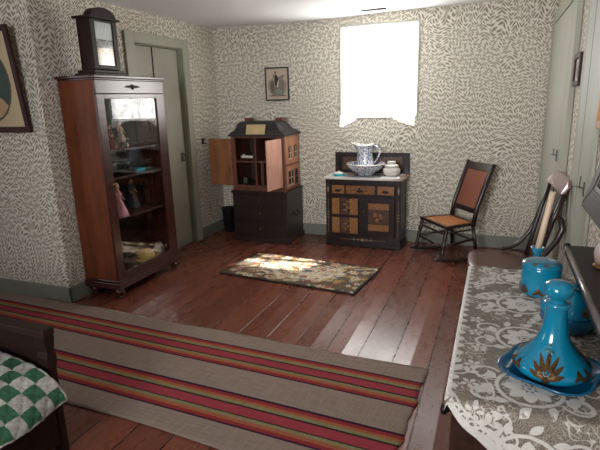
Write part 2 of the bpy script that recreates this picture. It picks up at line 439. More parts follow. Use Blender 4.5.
struct('wall_right', MB().box(W, W+.12, YS, .12, 0, H+.02), M['wpy'])
struct('wall_front', MB().box(XL-.1, W+.12, YS-.12, YS, 0, H+.02), M['wpx'])
struct('wall_alcove', MB().box(XL-.12, XL, YS, YN+.1, 0, H+.02), M['wpy'])
def bb(x0, x1, y0, y1):
    return MB().box(x0, x1, y0, y1, 0, .125)
struct('baseboard_back', bb(.016, W-.0, -.016, -.001), M['base'], bevel=.004)
m = MB().box(.001, .016, -.53, -.0, 0, .125).box(.001, .016, YN-.016, -1.51, 0, .125)
struct('baseboard_left', m, M['base'], bevel=.004)
struct('baseboard_corner', bb(XL, .016, YN-.016, YN-.001), M['base'], bevel=.004)

# closet doorway on the left wall
def casing(name, y0, y1, z1, wy, x, th):
    m = MB().box(x, x+th, y0, y0+wy, 0, z1).box(x, x+th, y1-wy*.85, y1, 0, z1).box(x, x+th, y0+wy, y1-wy*.85, z1-wy*.75, z1)
    return struct(name, m, M['sage'], bevel=.004)
casing('trim_1', -1.50, -.541, 2.12, .118, .001, .022)
m = MB().box(-.118, 0.0, DY1+.0, DY1+.012, 0, DZ).box(-.118, 0, DY0-.012, DY0, 0, DZ).box(-.118, 0, DY0, DY1, DZ, DZ+.012)
d = struct('door_1', MB().box(-.085, -.055, DY0, -1.058, .0, DZ).box(-.078, -.048, -1.052, DY1, .0, DZ), M['sage'], bevel=.003)
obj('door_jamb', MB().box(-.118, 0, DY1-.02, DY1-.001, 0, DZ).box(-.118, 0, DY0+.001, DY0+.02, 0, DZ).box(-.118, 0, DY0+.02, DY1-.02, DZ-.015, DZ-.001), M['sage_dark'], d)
obj('door_seam', MB().box(-.053, -.0465, -1.0575, -1.0515, .005, DZ-.016), M['dark'], d)
m = MB().box(-.048, -.04, -.735, -.70, .90, .99); m.tube([(-.044,-.717,.985),(-.01,-.717,.975),(-.01,-.717,.915),(-.044,-.717,.905)], .006)
obj('door_handle', m, M['steel'], d)
m = MB().box(-.05,-.04,-1.03,-.90,0,0.01)

# doors on the right wall (panels proud of the plaster)
X = W
d = struct('door_2', MB().box(X-.028, X-.001, -1.335, -.11, .01, 2.06), M['greydoor'], bevel=.004)
m = MB().box(X-.036, X-.026, -1.275, -1.255, 1.03, 1.11); m.tube([(X-.034,-1.265,1.07),(X-.050,-1.265,1.075),(X-.050,-1.15,1.066),(X-.046,-1.02,1.05)], [.003,.003,.004,.003]); m.tube([(X-.05,-1.265,1.07),(X-.055,-1.28,1.12)], .003)
obj('door_latch', m, M['steel'], d)
m = MB().box(X-.034, X-.001, -.105, -.018, 0, 2.10).box(X-.034, X-.001, -1.60, -1.375, 0, 2.16).box(X-.034, X-.001, -1.375, -.105, 2.066, 2.16)
struct('trim_2', m, M['sage'], bevel=.004)
struct('door_gap_strip', MB().box(X-.030, X-.001, -1.374, -1.337, .0, 2.06), M['dark'])  # dark strip stands in for the shaded gap between door and casing
d = struct('door_3', MB().box(X-.014, X-.001, -2.47, -1.975, .01, 2.06), M['greydoor'], bevel=.004)
obj('door_batten', MB().box(X-.016, X-.013, -2.19, -2.187, .02, 2.05), M['sage_dark'], d)
m = MB().box(X-.020, X-.010, -2.43, -2.41, 1.0, 1.07); m.tube([(X-.02,-2.42,1.04),(X-.036,-2.42,1.045),(X-.036,-2.30,1.03),(X-.03,-2.14,1.0)], [.003,.003,.004,.003]); m.tube([(X-.036,-2.42,1.04),(X-.036,-2.43,1.10)], .003)
obj('door_latch', m, M['steel'], d)
m = MB().box(X-.017, X-.001, -1.972, -1.925, 0, 2.16).box(X-.017, X-.001, -2.57, -2.475, 0, 2.16).box(X-.017, X-.001, -2.475, -1.972, 2.066, 2.16)
struct('trim_4', m, M['sage'], bevel=.004)

# window with shade and lace
m = MB()
a, b = .02, -.012
m.box(WX0-.018, WX0, b, .118, WZ0-.018, WZ1+.018).box(WX1, WX1+.018, b, .118, WZ0-.018, WZ1+.018).box(WX0, WX1, b, .118, WZ1, WZ1+.018).box(WX0, WX1, b, .118, WZ0-.018, WZ0)
w1 = struct('window_1', m, M['greydoor'], bevel=.003)
zc = (WZ0+WZ1)/2
s_ = MB().box(WX0, WX0+.04, .07, .10, WZ0, WZ1).box(WX1-.04, WX1, .07, .10, WZ0, WZ1).box(WX0+.04, WX1-.04, .07, .10, WZ1-.04, WZ1).box(WX0+.04, WX1-.04, .07, .10, WZ0, WZ0+.045).box(WX0+.04, WX1-.04, .07, .10, zc-.02, zc+.02)
s_.box((WX0+WX1)/2-.008, (WX0+WX1)/2+.008, .075, .095, WZ0+.04, WZ1-.04)
sash = obj('window_sash', s_, M['white'], w1)
obj('window_pane', MB().grid(1, 1, lambda u, v: (WX0+.03+u*(WX1-WX0-.06), .085, WZ0+.03+v*(WZ1-WZ0-.06)), smooth=False), M['pane'], w1)
sh = thing('window_shade', 'glowing white roller shade filling the back wall window', 'shade', (0,0,0))
obj('shade_cloth', MB().grid(24, 24, lambda u, v: (WX0+.004+u*(WX1-WX0-.008), .022+.003*sin(u*9), WZ0+.0+v*(WZ1-WZ0-.002)), smooth=True), M['shade'], sh)
obj('roller', MB().tube([(WX0+.004, .046, WZ1-.022), (WX1-.004, .046, WZ1-.022)], .018), M['linen'], sh)
obj('hem_bar', MB().box(WX0+.006, WX1-.006, .014, .026, WZ0+.001, WZ0+.016), M['linen'], sh)
def lacec():
    m = MB()
    def dep(u):
        return .016 + .10*max(0, 1-u/.24)**.7*(1 if u < .24 else 0) + (.085*max(0, (u-.72)/.28)**.6 if u > .72 else 0) + .008*abs(sin(u*40))
    m.grid(80, 10, lambda u, v: (WX0-.012+u*(WX1-WX0+.0), -.016-.006*sin(u*70)-.004, WZ0-.0+.012-v*dep(u)))
    return m
tag(obj('lace_curtain', lacec(), M['lace_c']), 'white lace edging hanging in points below the bright window shade', 'curtain')
tag(obj('ceiling_slot', MB().box(1.77, 2.01, -.262, -.24, 2.287, 2.305), M['iron']), 'thin dark strip on the ceiling just in front of the window', 'vent')
m = MB().box(.0, .008, -.39, -.36, 1.05, 1.115).tube([(.006,-.375,1.105),(.03,-.375,1.10),(.034,-.375,1.112)], .005).tube([(.006,-.375,1.062),(.03,-.375,1.057),(.034,-.375,1.069)], .005)
tag(obj('coat_hook', m, M['iron']), 'small black double hook on the wallpaper beside the closet door', 'hook')

# ------------------------------------------------------------------ rugs
def rugmesh():
    m = MB(); L0, L1, wd = -1.5, 2.765, .99
    def f(u, v):
        x = L0+u*(L1-L0); 
        e = .006*sin(v*23)+.004*sin(v*61)
        return (x+(e if u > .99 else 0), -v*wd+.008*sin(x*5.1)*(1 if v in (0,1) else 0), .004+.003*(sin(x*3.3+v*2)*.5+.5)*(.3+.7*sin(pi*v)))
    m.grid(160, 40, f); return m
o = obj('striped_rug', rugmesh(), M['rug'], solid=.005)
o.location = (0, -2.450, .001); o.rotation_euler = (0,0,-.045)
tag(o, 'long beige woven rug with two red striped bands across the floor', 'rug')
flow = []
R = random.Random(11)
for k in range(170):
    flow.append((R.random()*1.3, R.random()*.66, R.uniform(.028,.06), R.choice([(172,92,88),(206,150,136),(110,130,146),(196,160,108),(222,206,182),(206,186,150),(222,206,182),(170,120,84),(190,160,140)]), R.choice([5,6]), R.random()*6))
def hookcol(u, v):
    x, y = u*1.3, v*.66
    jx = x+R.uniform(-.006,.006); jy = y+R.uniform(-.006,.006)
    e = min(x, 1.3-x, y, .66-y)
    c = (52,42,38)
    mx, my = (jx-.65)/.42, (jy-.33)/.22
    if e > .03: c = (100,80,64)
    inn = abs(mx)**2.4+abs(my)**2.4 < 1+.15*sin(9*atan2(my, mx))
    if inn: c = (206,192,168)
    for (fx, fy, fr, fc, n, ph) in flow:
        dx, dy = jx-fx, jy-fy; q = sqrt(dx*dx+dy*dy); a = atan2(dy, dx)
        rr = fr*(.72+.28*cos(n*a+ph))
        if q < rr and e > .022:
            if inn and sqrt(mx*mx+my*my) < .55 and fc[0] > 160 and n == 5: continue
            c = tuple(int(w*.7) for w in fc) if q > rr*.72 else fc
            if q < fr*.18: c = (96,70,40)
    if e > .025:
        g = sin(jx*24+3*sin(jy*17))*sin(jy*26+2*sin(jx*14))
        if not inn and g > .62: c = (198,176,138)
        if g < -.78: c = (96,98,72)
    k = R.uniform(.88,1.1)
    return lin(tuple(min(255, w*k) for w in c))
m = MB(); m.grid(140, 72, lambda u, v: (u*1.3, v*.66, .008+.0025*sin(u*9)*sin(v*5)), hookcol)
o = obj('hooked_rug', m, M['hooked'], solid=.009); o.location = (.79, -1.505, .001); o.rotation_euler = (0,0,-.105)
tag(o, 'small dark-edged hooked wool rug with flowers on bare floorboards', 'rug')

# ------------------------------------------------------------------ glass cabinet
CX0, CX1, CY0, CY1 = .018, .362, -2.282, -1.494
cab = thing('display_cabinet', 'tall mahogany glass-fronted cabinet on turned feet with shelves of dolls', 'cabinet', (0,0,0))
m = MB().box(CX0, CX1-.02, CY0, CY0+.022, .10, 1.685)
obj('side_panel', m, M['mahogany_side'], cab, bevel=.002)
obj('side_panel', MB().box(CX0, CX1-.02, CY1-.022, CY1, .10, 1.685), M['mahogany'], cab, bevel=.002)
obj('back_panel', MB().box(CX0, CX0+.012, CY0+.022, CY1-.022, .12, 1.685), M['inner'], cab)
obj('cabinet_top', MB().box(CX0-.01, CX1+.018, CY0-.018, CY1+.018, 1.692, 1.712).box(CX0, CX1+.006, CY0-.006, CY1+.006, 1.678, 1.692), M['mahogany_y'], cab, bevel=.004)
fz = obj('frieze', MB().box(CX1-.02, CX1, CY0, CY1, 1.583, 1.678), M['mahogany_y'], cab, bevel=.003)
m = MB(); cyo = -1.885
for k in range(-3, 4):
    m.sphere((CX1+.002, cyo+k*.021, 1.632+.004*(k % 2)), .013-.0012*abs(k), 10, (.4, 1, .9))
m.sphere((CX1+.003, cyo, 1.632), .018, 10, (.4, 1, 1.2))
for k in (-1, 1): m.tube([(CX1+.002, cyo+k*.07, 1.632), (CX1+.002, cyo+k*.095, 1.63)], [.005, .001])
obj('carved_ornament', m, M['clock'], fz)
obj('base_board', MB().box(CX0, CX1+.016, CY0-.012, CY1+.012, .092, .138).box(CX0, CX1+.006, CY0-.004, CY1+.004, .138, .158), M['mahogany_y'], cab, bevel=.005)
dr = obj('door', MB().box(CX1-.022, CX1, CY0, CY0+.078, .16, 1.580).box(CX1-.022, CX1, CY1-.105, CY1, .16, 1.580).box(CX1-.022, CX1, CY0+.078, CY1-.105, .16, .215).box(CX1-.022, CX1, CY0+.078, CY1-.105, 1.545, 1.580), M['mahogany_y'], cab, bevel=.003)
obj('glass_pane', MB().grid(1, 1, lambda u, v: (CX1-.012, CY0+.07+u*(CY1-CY0-.17), .21+v*1.34), smooth=False), M['glass'], dr)
obj('door_knob', MB().lathe([(.004,0),(.004,.012),(.009,.016),(.009,.022),(.002,.026)], 12, (CX1, CY0+.05, .92), Matrix.Rotation(pi/2, 3, 'Y')), M['brass'], dr)
for z in (1.165, .955, .635):
    obj('shelf', MB().box(CX0+.012, CX1-.03, CY0+.022, CY1-.022, z-.016, z), M['shelf'], cab)
obj('cabinet_floor', MB().box(CX0+.012, CX1-.024, CY0+.022, CY1-.022, .145, .175), M['shelf'], cab)
for x in (CX0+.05, CX1-.035):
    for y in (CY0+.04, CY1-.04):
        obj('foot', MB().lathe([(.013,0),(.024,.006),(.026,.018),(.017,.026),(.034,.043),(.040,.060),(.032,.077),(.022,.084),(.030,.095)], 20, (x, y, 0)), M['mahogany'], cab)

def doll(name, label, loc, rz, h, dress, hair, lean=0):
    t = thing(name, label, 'doll', loc, rz, 'dolls in the glass cabinet')
    b = MB(); b.sphere((0,0,h*.88), h*.085, 14, (.95,.9,1.15)); b.tube([(0,0,h*.5),(0,0,h*.72),(0,0,h*.82)], [h*.08,h*.085,h*.035])
    for s in (-1,1): b.tube([(s*h*.07,0,h*.72),(s*h*.14,-h*.03,h*.58),(s*h*.12,-h*.11,h*.5)], [h*.03,h*.026,h*.02]); b.sphere((s*h*.12,-h*.125,h*.49), h*.022, 8)
    b.sphere((0,-h*.085,h*.87), h*.014, 6)
    obj('body', b, M['skin'], t)
    d = MB().lathe([(h*.27,0),(h*.26,h*.05),(h*.19,h*.28),(h*.10,h*.5),(h*.095,h*.56),(h*.10,h*.68),(h*.07,h*.77)], 28, lobes=9, amp=.06)
    for s in (-1,1): d.tube([(s*h*.085,0,h*.72),(s*h*.14,-h*.02,h*.6)], [h*.048,h*.052])
    obj('dress', d, dress, t)
    obj('hair', MB().sphere((0,h*.02,h*.905), h*.09, 12, (1,1,1.05)), hair, t)
    return t
FX = pi/2   # figures face +X (local -Y -> +X)
doll('doll', 'little doll in cream dress on the top shelf of the glass cabinet', (.15,-1.84,1.165), FX, .215, M['cream'], M['hair'])
doll('doll', 'little doll in dull red dress at left of the top cabinet shelf', (.24,-2.06,1.165), FX+.4, .20, M['redcloth'], M['hair'])
doll('doll', 'doll in long pink dress at front left of the cabinet middle shelf', (.268,-2.085,.635), FX+.2, .27, M['pinkcloth'], M['cream'])
doll('doll', 'dark doll in grey blue dress at back of the cabinet middle shelf', (.12,-1.75,.635), FX, .26, M['bluecloth'], M['hair'])
t = thing('toy_animal', 'tiny black and white toy animal on the top cabinet shelf', 'toy', (.29,-1.98,1.165))
b = MB().tube([(-.0,-.035,.032),(0,0,.036),(0,.035,.034)], [.014,.017,.015]).tube([(0,.035,.036),(0,.052,.055)], [.009,.01]).sphere((0,.058,.058), .013, 10, (.9,1.3,.9)).tube([(0,-.035,.036),(0,-.055,.05)], [.004,.002])
for y in (-.025,.025):
    for x in (-.008,.008): b.tube([(x,y,.03),(x,y,0)], [.006,.005])
obj('body', b, M['black'], t); obj('ear', MB().sphere((.008,.052,.072), .005, 8), M['white'], t); obj('ear', MB().sphere((-.008,.052,.072), .005, 8), M['white'], t)
prof = [(.045,0),(.05,.004),(.098,.017),(.101,.02),(.097,.021),(.05,.009),(.001,.008)]
pl = obj('plate', MB().lathe(prof, 32), M['plate']); pl.location = (.20,-1.93,.955)
tag(pl, 'dark plate at the bottom of the stack in the glass cabinet', 'plate', 'dark plates stacked in the glass cabinet')
for k, lb in enumerate(['second dark plate up in the cabinet stack', 'third dark plate up in the cabinet stack', 'fourth dark plate up, under the dark bowl in the cabinet']):
    c = pl.copy(); COL.objects.link(c); c.location = (.20, -1.93, .955+.0095*(k+1)); c['label'] = lb
o = obj('bowl', MB().lathe([(.03,0),(.032,.006),(.07,.03),(.085,.058),(.082,.058),(.066,.032),(.02,.012),(.001,.011)], 32), M['plate']); o.location = (.20,-1.93,.955+.0285+.009)
tag(o, 'dark bowl topping the stack of plates in the glass cabinet', 'bowl')
o = obj('glass_dish', MB().lathe([(.03,0),(.034,.004),(.052,.03),(.049,.03),(.03,.008),(.001,.007)], 28), M['turq']); o.location = (.284,-1.80,.955)
tag(o, 'small bright blue dish at front of the cabinet second shelf', 'dish')
t = thing('straw_bonnet', 'golden straw bonnet lying in the bottom of the glass cabinet', 'hat', (.205,-1.765,.175), .3)
obj('crown', MB().lathe([(.085,0),(.083,.03),(.072,.062),(.045,.082),(.005,.088)], 28), M['straw'], t)
obj('brim', MB().grid(40, 4, lambda u, v: ((.082+v*.052)*cos(2*pi*u), (.082+v*.06)*sin(2*pi*u), .012-.006*v+.012*v*sin(4*pi*u))), M['straw'], t, solid=.003)
t = thing('felt_hat', 'brown felt hat at front left of the cabinet bottom', 'hat', (.248,-2.03,.175), 0)
obj('crown', MB().lathe([(.068,0),(.068,.05),(.06,.07),(.03,.078),(.004,.074)], 26), M['brownfelt'], t)
obj('brim', MB().lathe([(.066,.008),(.09,.004),(.09,.008),(.066,.014)], 26, cap=False), M['brownfelt'], t)
def clothlump(name, label, loc, r, hh, m_, cat, sd):
    rr = random.Random(sd); ph = [rr.random()*6 for _ in range(6)]
    mb = MB(); n = 30; pr = []
    def f(u, v):
        a = 2*pi*u; q = sin(v*pi/2)
        k = 1+.12*sin(3*a+ph[0])+.07*sin(7*a+ph[1])*v
        z = hh*cos(v*pi/2)**.8*(1+.18*sin(2*a+ph[2])*q+.1*sin(5*a+ph[3])*q)
        return (r*q*k*cos(a)*.8, r*q*k*sin(a), max(0, z))
    mb.grid(n, 10, f); o = obj(name, mb, m_); o.location = loc
    return tag(o, label, cat)
clothlump('folded_cloth', 'crumpled white cloth at back left of the cabinet bottom', (.115,-2.10,.175), .085, .12, M['linen'], 'cloth', 2)
clothlump('cloth_bag', 'pale pink cloth bag beside the straw bonnet in the cabinet', (.22,-1.582,.175), .058, .10, M['palecloth'], 'bag', 5)

# mantel clock
ck = thing('mantel_clock', 'dark wooden mantel clock with arched top standing on the glass cabinet', 'clock', (0,0,1.712))
m = MB().box(.155, .345, -2.245, -1.895, 0, .018).box(.17, .33, -2.228, -1.912, .018, .04)
obj('clock_base', m, M['clock'], ck, bevel=.004)
cy0, cy1 = -2.205, -1.935
m = MB().box(.19, .30, cy0, cy0+.02, .04, .395).box(.19, .30, cy1-.02, cy1, .04, .395).box(.19, .20, cy0+.02, cy1-.02, .04, .395).box(.19, .30, cy0+.02, cy1-.02, .375, .395)
obj('clock_case', m, M['clock'], ck, bevel=.003)
m = MB().box(.172, .335, cy0-.022, cy1+.022, .392, .408)
pts = [(cy0-.008, .408)]+[((cy0+cy1)/2+.13*cos(a), .408+.066*sin(a)) for a in [pi-k*pi/14 for k in range(15)]]+[(cy1+.008, .408)]
m.prism(pts, lambda u, v, d_: (d_, u, v), .26, .325)
obj('arched_pediment', m, M['clock'], ck, bevel=.003)
cd = obj('clock_door', MB().box(.30, .316, cy0, cy0+.045, .045, .39).box(.30, .316, cy1-.045, cy1, .045, .39).box(.30, .316, cy0+.045, cy1-.045, .045, .075).box(.30, .316, cy0+.045, cy1-.045, .375, .39), M['clock'], ck, bevel=.003)
def glass_reflection(u, v):  # bands of colour paint a reflection onto the clock glass
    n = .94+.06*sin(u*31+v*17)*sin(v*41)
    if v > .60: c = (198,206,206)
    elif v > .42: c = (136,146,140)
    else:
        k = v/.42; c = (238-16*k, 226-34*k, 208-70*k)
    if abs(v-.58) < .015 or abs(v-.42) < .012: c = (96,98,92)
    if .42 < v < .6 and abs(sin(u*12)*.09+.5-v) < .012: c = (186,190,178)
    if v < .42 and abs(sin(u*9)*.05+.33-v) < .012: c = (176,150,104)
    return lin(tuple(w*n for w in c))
tb = MB().grid(36, 60, lambda u, v: (.306, cy0+.045+u*(cy1-cy0-.09), .075+v*.30), glass_reflection)
tt = NT('clock glass with painted reflection'); at = tt.new('ShaderNodeAttribute', attribute_name='Col'); tt.set(base=at.outputs['Color'], rough=.12, coat=.6)
obj('clock_glass', tb, tt.m, cd)

# ------------------------------------------------------------------ dollhouse and chest
ch = thing('chest_of_drawers', 'low dark chest of drawers with iron side handle under the dollhouse', 'chest', (0,0,0))
X0, X1, Y0, Y1 = .391, 1.035, -.470, -.025
obj('chest_body', MB().box(X0, X1, Y0, Y1, .05, .535), M['chest'], ch, bevel=.004)
obj('chest_top', MB().box(X0-.012, X1+.012, Y0-.014, Y1, .536, .562), M['chest'], ch, bevel=.005)
obj('plinth', MB().box(X0-.016, X1+.016, Y0-.018, Y1+.003, 0, .052), M['chest'], ch, bevel=.006)
for z0, z1 in ((.40,.525),(.235,.39),(.065,.225)):
    dw = obj('drawer', MB().box(X0+.02, X1-.02, Y0-.008, Y0+.004, z0, z1), M['chest'], ch, bevel=.003)
    obj('keyhole_plate', MB().lathe([(.011,0),(.011,.003),(.004,.004)], 14, ((X0+X1)/2, Y0-.008, (z0+z1)/2+.01), Matrix.Rotation(pi/2, 3, 'X')), M['brass'], dw)
m = MB(); hy = -.245
m.tube([(X1+.004, hy-.055, .31), (X1+.022, hy-.055, .30), (X1+.03, hy-.045, .275), (X1+.03, hy+.045, .275), (X1+.022, hy+.055, .30), (X1+.004, hy+.055, .31)], .007)
m.box(X1, X1+.006, hy-.07, hy-.04, .295, .325).box(X1, X1+.006, hy+.04, hy+.07, .295, .325)
obj('bail_handle', m, M['iron'], ch)

dh = thing('dollhouse', 'wooden dollhouse with both front doors open and dark mansard roof', 'dollhouse', (0,0,.562))
hx0, hx1, hy0, hy1 = .405, 1.012, -.45, -.035
Z = lambda z: z-.562
obj('base_plinth', MB().box(hx0-.006, hx1+.008, hy0-.012, hy1, 0, .028), M['doll_front'], dh, bevel=.003)
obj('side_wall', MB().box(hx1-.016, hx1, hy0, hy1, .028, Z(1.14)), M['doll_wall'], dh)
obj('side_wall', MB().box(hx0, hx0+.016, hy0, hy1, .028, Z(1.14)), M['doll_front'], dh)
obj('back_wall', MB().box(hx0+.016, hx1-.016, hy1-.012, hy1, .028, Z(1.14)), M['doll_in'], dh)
obj('front_frame', MB().box(hx0, hx0+.045, hy0-.004, hy0+.010, .028, Z(1.14)).box(.935, hx1, hy0-.004, hy0+.010, .028, Z(1.14)).box(hx0+.045, .935, hy0-.004, hy0+.010, .028, .062).box(hx0+.045, .935, hy0-.004, hy0+.010, Z(1.122), Z(1.14)), M['doll_front'], dh, bevel=.002)
obj('upper_floor', MB().box(hx0+.016, hx1-.016, hy0+.012, hy1-.012, Z(.865), Z(.880)), M['doll_front'], dh)
obj('lower_floor', MB().box(hx0+.016, hx1-.016, hy0+.012, hy1-.012, .028, .04), M['doll_front'], dh)
obj('partition', MB().box(.668, .688, hy0+.012, hy1-.012, .04, Z(.865)).box(.668, .688, hy0+.012, hy1-.012, Z(.88), Z(1.14)), M['doll_front'], dh)
obj('inner_post', MB().box(.735, .765, hy0+.012, hy0+.045, .04, Z(.865)), M['doll_front'], dh)
obj('eaves', MB().box(hx0-.022, hx1+.024, hy0-.03, hy1+.008, Z(1.14), Z(1.163)), M['doll_roof'], dh, bevel=.003)
rf = MB()
b0 = [(hx0-.012,hy0-.02,Z(1.163)),(hx1+.014,hy0-.02,Z(1.163)),(hx1+.014,hy1,Z(1.163)),(hx0-.012,hy1,Z(1.163))]
t0 = [(.462,-.385,Z(1.27)),(.905,-.385,Z(1.27)),(.905,-.10,Z(1.27)),(.462,-.10,Z(1.27))]
mid = [(.432,-.418,Z(1.205)),(.952,-.418,Z(1.205)),(.952,-.07,Z(1.205)),(.432,-.07,Z(1.205))]
rf.hexa(b0, mid); rf.hexa(mid, t0); rf.hexa([(x, y, Z(1.27)) for x, y, z in t0], [((x-.68)*.9+.68, (y+.24)*.85-.24, Z(1.288)) for x, y, z in t0])
obj('mansard_roof', rf, M['doll_roof'], dh)
for cx_ in (.505, .875):
    obj('chimney', MB().box(cx_-.035, cx_+.035, -.245, -.165, Z(1.286), Z(1.31)).box(cx_-.04, cx_+.04, -.25, -.16, Z(1.31), Z(1.32)), M['doll_front'], dh)
def hdoor(hx, ang, wd, mt, lab):
    dd = Vector((cos(ang), sin(ang), 0)); nn = Vector((-dd.y, dd.x, 0))
    m = MB(); o0 = Vector((hx, hy0-.018, 0)); z0, z1 = .056, Z(1.118); th = .012
    vs = [o0+dd*a_+nn*b_+Vector((0,0,z)) for z in (z0, z1) for b_ in (-th/2, th/2) for a_ in (0, wd)]
    m.add(vs, [(0,2,3,1),(4,5,7,6),(0,1,5,4),(2,6,7,3),(0,4,6,2),(1,3,7,5)])
    d_ = obj('front_door', m, mt, dh, bevel=.002); d_['label'] = lab
    for z in (z0+.08, z1-.08):
        c = o0+dd*.004; m = MB().tube([c+Vector((0,0,z-.02)), c+Vector((0,0,z+.02))], .006)
        obj('hinge', m, M['brass'], d_)
    c = o0+dd*(wd-.025); m = MB().tube([c+Vector((0,0,.29))+nn*-.012, c+Vector((0,0,.29))+nn*.012], .007)
    obj('knob', m, M['brass'], d_)
hdoor(hx0+.004, radians(180-4), .285, M['doll_door'], 'orange brown open left door')
hdoor(.99, radians(-97), .29, M['doll_door_pale'], 'pale pinkish open right door')
xs = hx1
def hwin(y0, y1, z0, z1, arch):
    m = MB(); pts = [(y0, z0), (y1, z0), (y1, z1)]
    if arch: pts += [((y0+y1)/2+(y1-y0)/2*cos(a), z1+(y1-y0)/2*.7*sin(a)) for a in (pi*.25, pi*.5, pi*.75)]
    pts += [(y0, z1)]
    m.prism(pts, lambda u, v, d_: (xs+d_, u, Z(v)), -.001, .004)
    f = obj('window', m, M['dark'], dh)
    k = MB().box(xs+.003, xs+.007, (y0+y1)/2-.003, (y0+y1)/2+.003, Z(z0), Z(z1+.01)).box(xs+.003, xs+.007, y0, y1, Z((z0+z1)/2)-.003, Z((z0+z1)/2)+.003).box(xs+.003, xs+.008, y0-.006, y1+.006, Z(z0)-.008, Z(z0))
    obj('glazing_bar', k, M['cream'], f)
hwin(-.325, -.265, .90, 1.01, True); hwin(-.17, -.11, .90, 1.01, True); hwin(-.345, -.225, .625, .765, False)
m = MB().box(xs-.001, xs+.006, -.175, -.095, Z(.60), Z(.775)); d_ = obj('side_door', m, M['doll_front'], dh)
obj('side_door_panel', MB().box(xs+.005, xs+.008, -.16, -.11, Z(.70), Z(.76)).box(xs+.005, xs+.008, -.16, -.11, Z(.615), Z(.68)), M['dark'], d_)
obj('corner_trim', MB().box(xs-.001, xs+.005, hy0-.004, hy0+.03, .03, Z(1.14)).box(xs-.001, xs+.005, hy0, hy1, Z(.825), Z(.84)), M['doll_front'], dh)
# card leaning on the roof
cm = MB(); cm.hexa([(.606,-.497,1.164),(.822,-.497,1.164),(.822,-.494,1.164),(.606,-.494,1.164)], [(.606,-.462,1.262),(.822,-.462,1.262),(.822,-.459,1.262),(.606,-.459,1.262)])
tag(obj('paper_card', cm, M['card']), 'blank tan card leaning on the front of the dollhouse roof', 'card')
# furniture in the house
def doll_bed(loc):
    t = thing('doll_bed', 'tiny bed with white cover in upper room of the dollhouse', 'doll furniture', loc)
    obj('bedding', MB().box(-.07, .07, -.035, .035, .028, .05), M['linen'], t, bevel=.006)
    obj('bed_frame', MB().box(-.078, -.07, -.038, .038, 0, .075).box(.07, .078, -.038, .038, 0, .055).box(-.07, .07, -.038, .038, .018, .028), M['doll_front'], t)
    obj('pillow', MB().sphere((-.05,0,.055), .02, 10, (.8,1.4,.5)), M['linen'], t)
doll_bed((.555,-.36,.880))
def doll_chair():
    t = thing('doll_chair', 'tiny black chair at left in lower room of the dollhouse', 'doll furniture', (.50,-.36,.602), .4, 'tiny chairs in the dollhouse lower room')
    obj('seat', MB().box(-.02,.02,-.02,.02,.032,.037), M['black'], t)
    obj('backrest', MB().box(-.02,.02,.015,.02,.037,.085), M['black'], t)
    for x in (-.016,.016):
        for y in (-.016,.016): obj('leg', MB().box(x-.003,x+.003,y-.003,y+.003,0,.032), M['black'], t)
    return t
c0 = doll_chair(); dup(c0, (.63,-.36,.602), -.5, 'tiny black chair right of the small table in the dollhouse')
t = thing('doll_table', 'tiny round table between chairs in lower room of the dollhouse', 'doll furniture', (.565,-.33,.602))
obj('table_top', MB().lathe([(.036,.045),(.038,.047),(.036,.05)], 20), M['black'], t); obj('pedestal', MB().lathe([(.022,0),(.006,.008),(.005,.04),(.012,.045)], 14), M['black'], t)
o = obj('doll_dresser', MB().box(-.04,.04,-.02,.02,0,.06).box(-.045,.045,-.024,.02,.06,.066), M['linen'], bevel=.002); o.location = (.80,-.34,.880)
tag(o, 'tiny pale dresser in upper right room of the dollhouse', 'doll furniture')

t = thing('waste_basket', 'black waste basket on floor in the corner left of the chest', 'basket', (.135,-.135,0))
obj('basket_body', MB().lathe([(.058,0),(.062,.004),(.078,.275),(.081,.285),(.074,.285),(.058,.01),(.001,.008)], 28), M['black'], t)
obj('rim', MB().lathe([(.079,.278),(.083,.281),(.083,.288),(.076,.288)], 28, cap=False), M['iron'], t)

# ------------------------------------------------------------------ washstand
ws = thing('washstand', 'ebonised washstand with inlaid golden panels and white marble top', 'washstand', (0,0,0))
x0, x1, y0, y1, zt = 1.428, 2.205, -.36, -.022, .702
obj('carcass', MB().box(x0+.006, x1-.006, y0+.012, y1, .06, zt), M['ebony'], ws, bevel=.002)
for s, xx in ((0, x0), (1, x1-.052)):
    p = obj('corner_post', MB().box(xx, xx+.052, y0, y0+.05, .03, zt), M['ebony'], ws, bevel=.004)
    m = MB(); c = xx+.026
    m.box(c-.0015, c+.0015, y0-.002, y0+.002, .14, .50)
    for zz in (.33, .30, .36): m.box(c-.014, c+.014, y0-.002, y0+.002, zz-.003, zz+.003)
    m.prism([(c-.012,.60),(c,.56),(c+.012,.60),(c,.64)], lambda u, v, d_: (u, d_, v), y0-.002, y0+.001)
    obj('incised_line', m, M['line'], p)
obj('base_rail', MB().box(x0+.052, x1-.052, y0+.002, y0+.03, .03, .115), M['ebony'], ws)
obj('plinth', MB().box(x0-.008, x1+.008, y0-.01, y1, 0, .045), M['ebony'], ws, bevel=.006)
m = MB(); cxm = (x0+x1)/2+.0
m.box(cxm-.24, cxm+.24, y0-.001, y0+.003, .077, .080)
for k in (-2,-1,0,1,2):
    q = .02 if k == 0 else .013
    m.prism([(cxm+k*.045-q*1.2,.0785),(cxm+k*.045,.0785-q),(cxm+k*.045+q*1.2,.0785),(cxm+k*.045,.0785+q)], lambda u, v, d_: (u, d_, v), y0-.002, y0+.003)
obj('gilt_scroll', m, M['line'], ws)
dw = obj('drawer', MB().box(x0+.058, x1-.058, y0-.004, y0+.014, .545, .655), M['ebony'], ws, bevel=.003)
fx = x0+.07; tw = x1-x0-.14
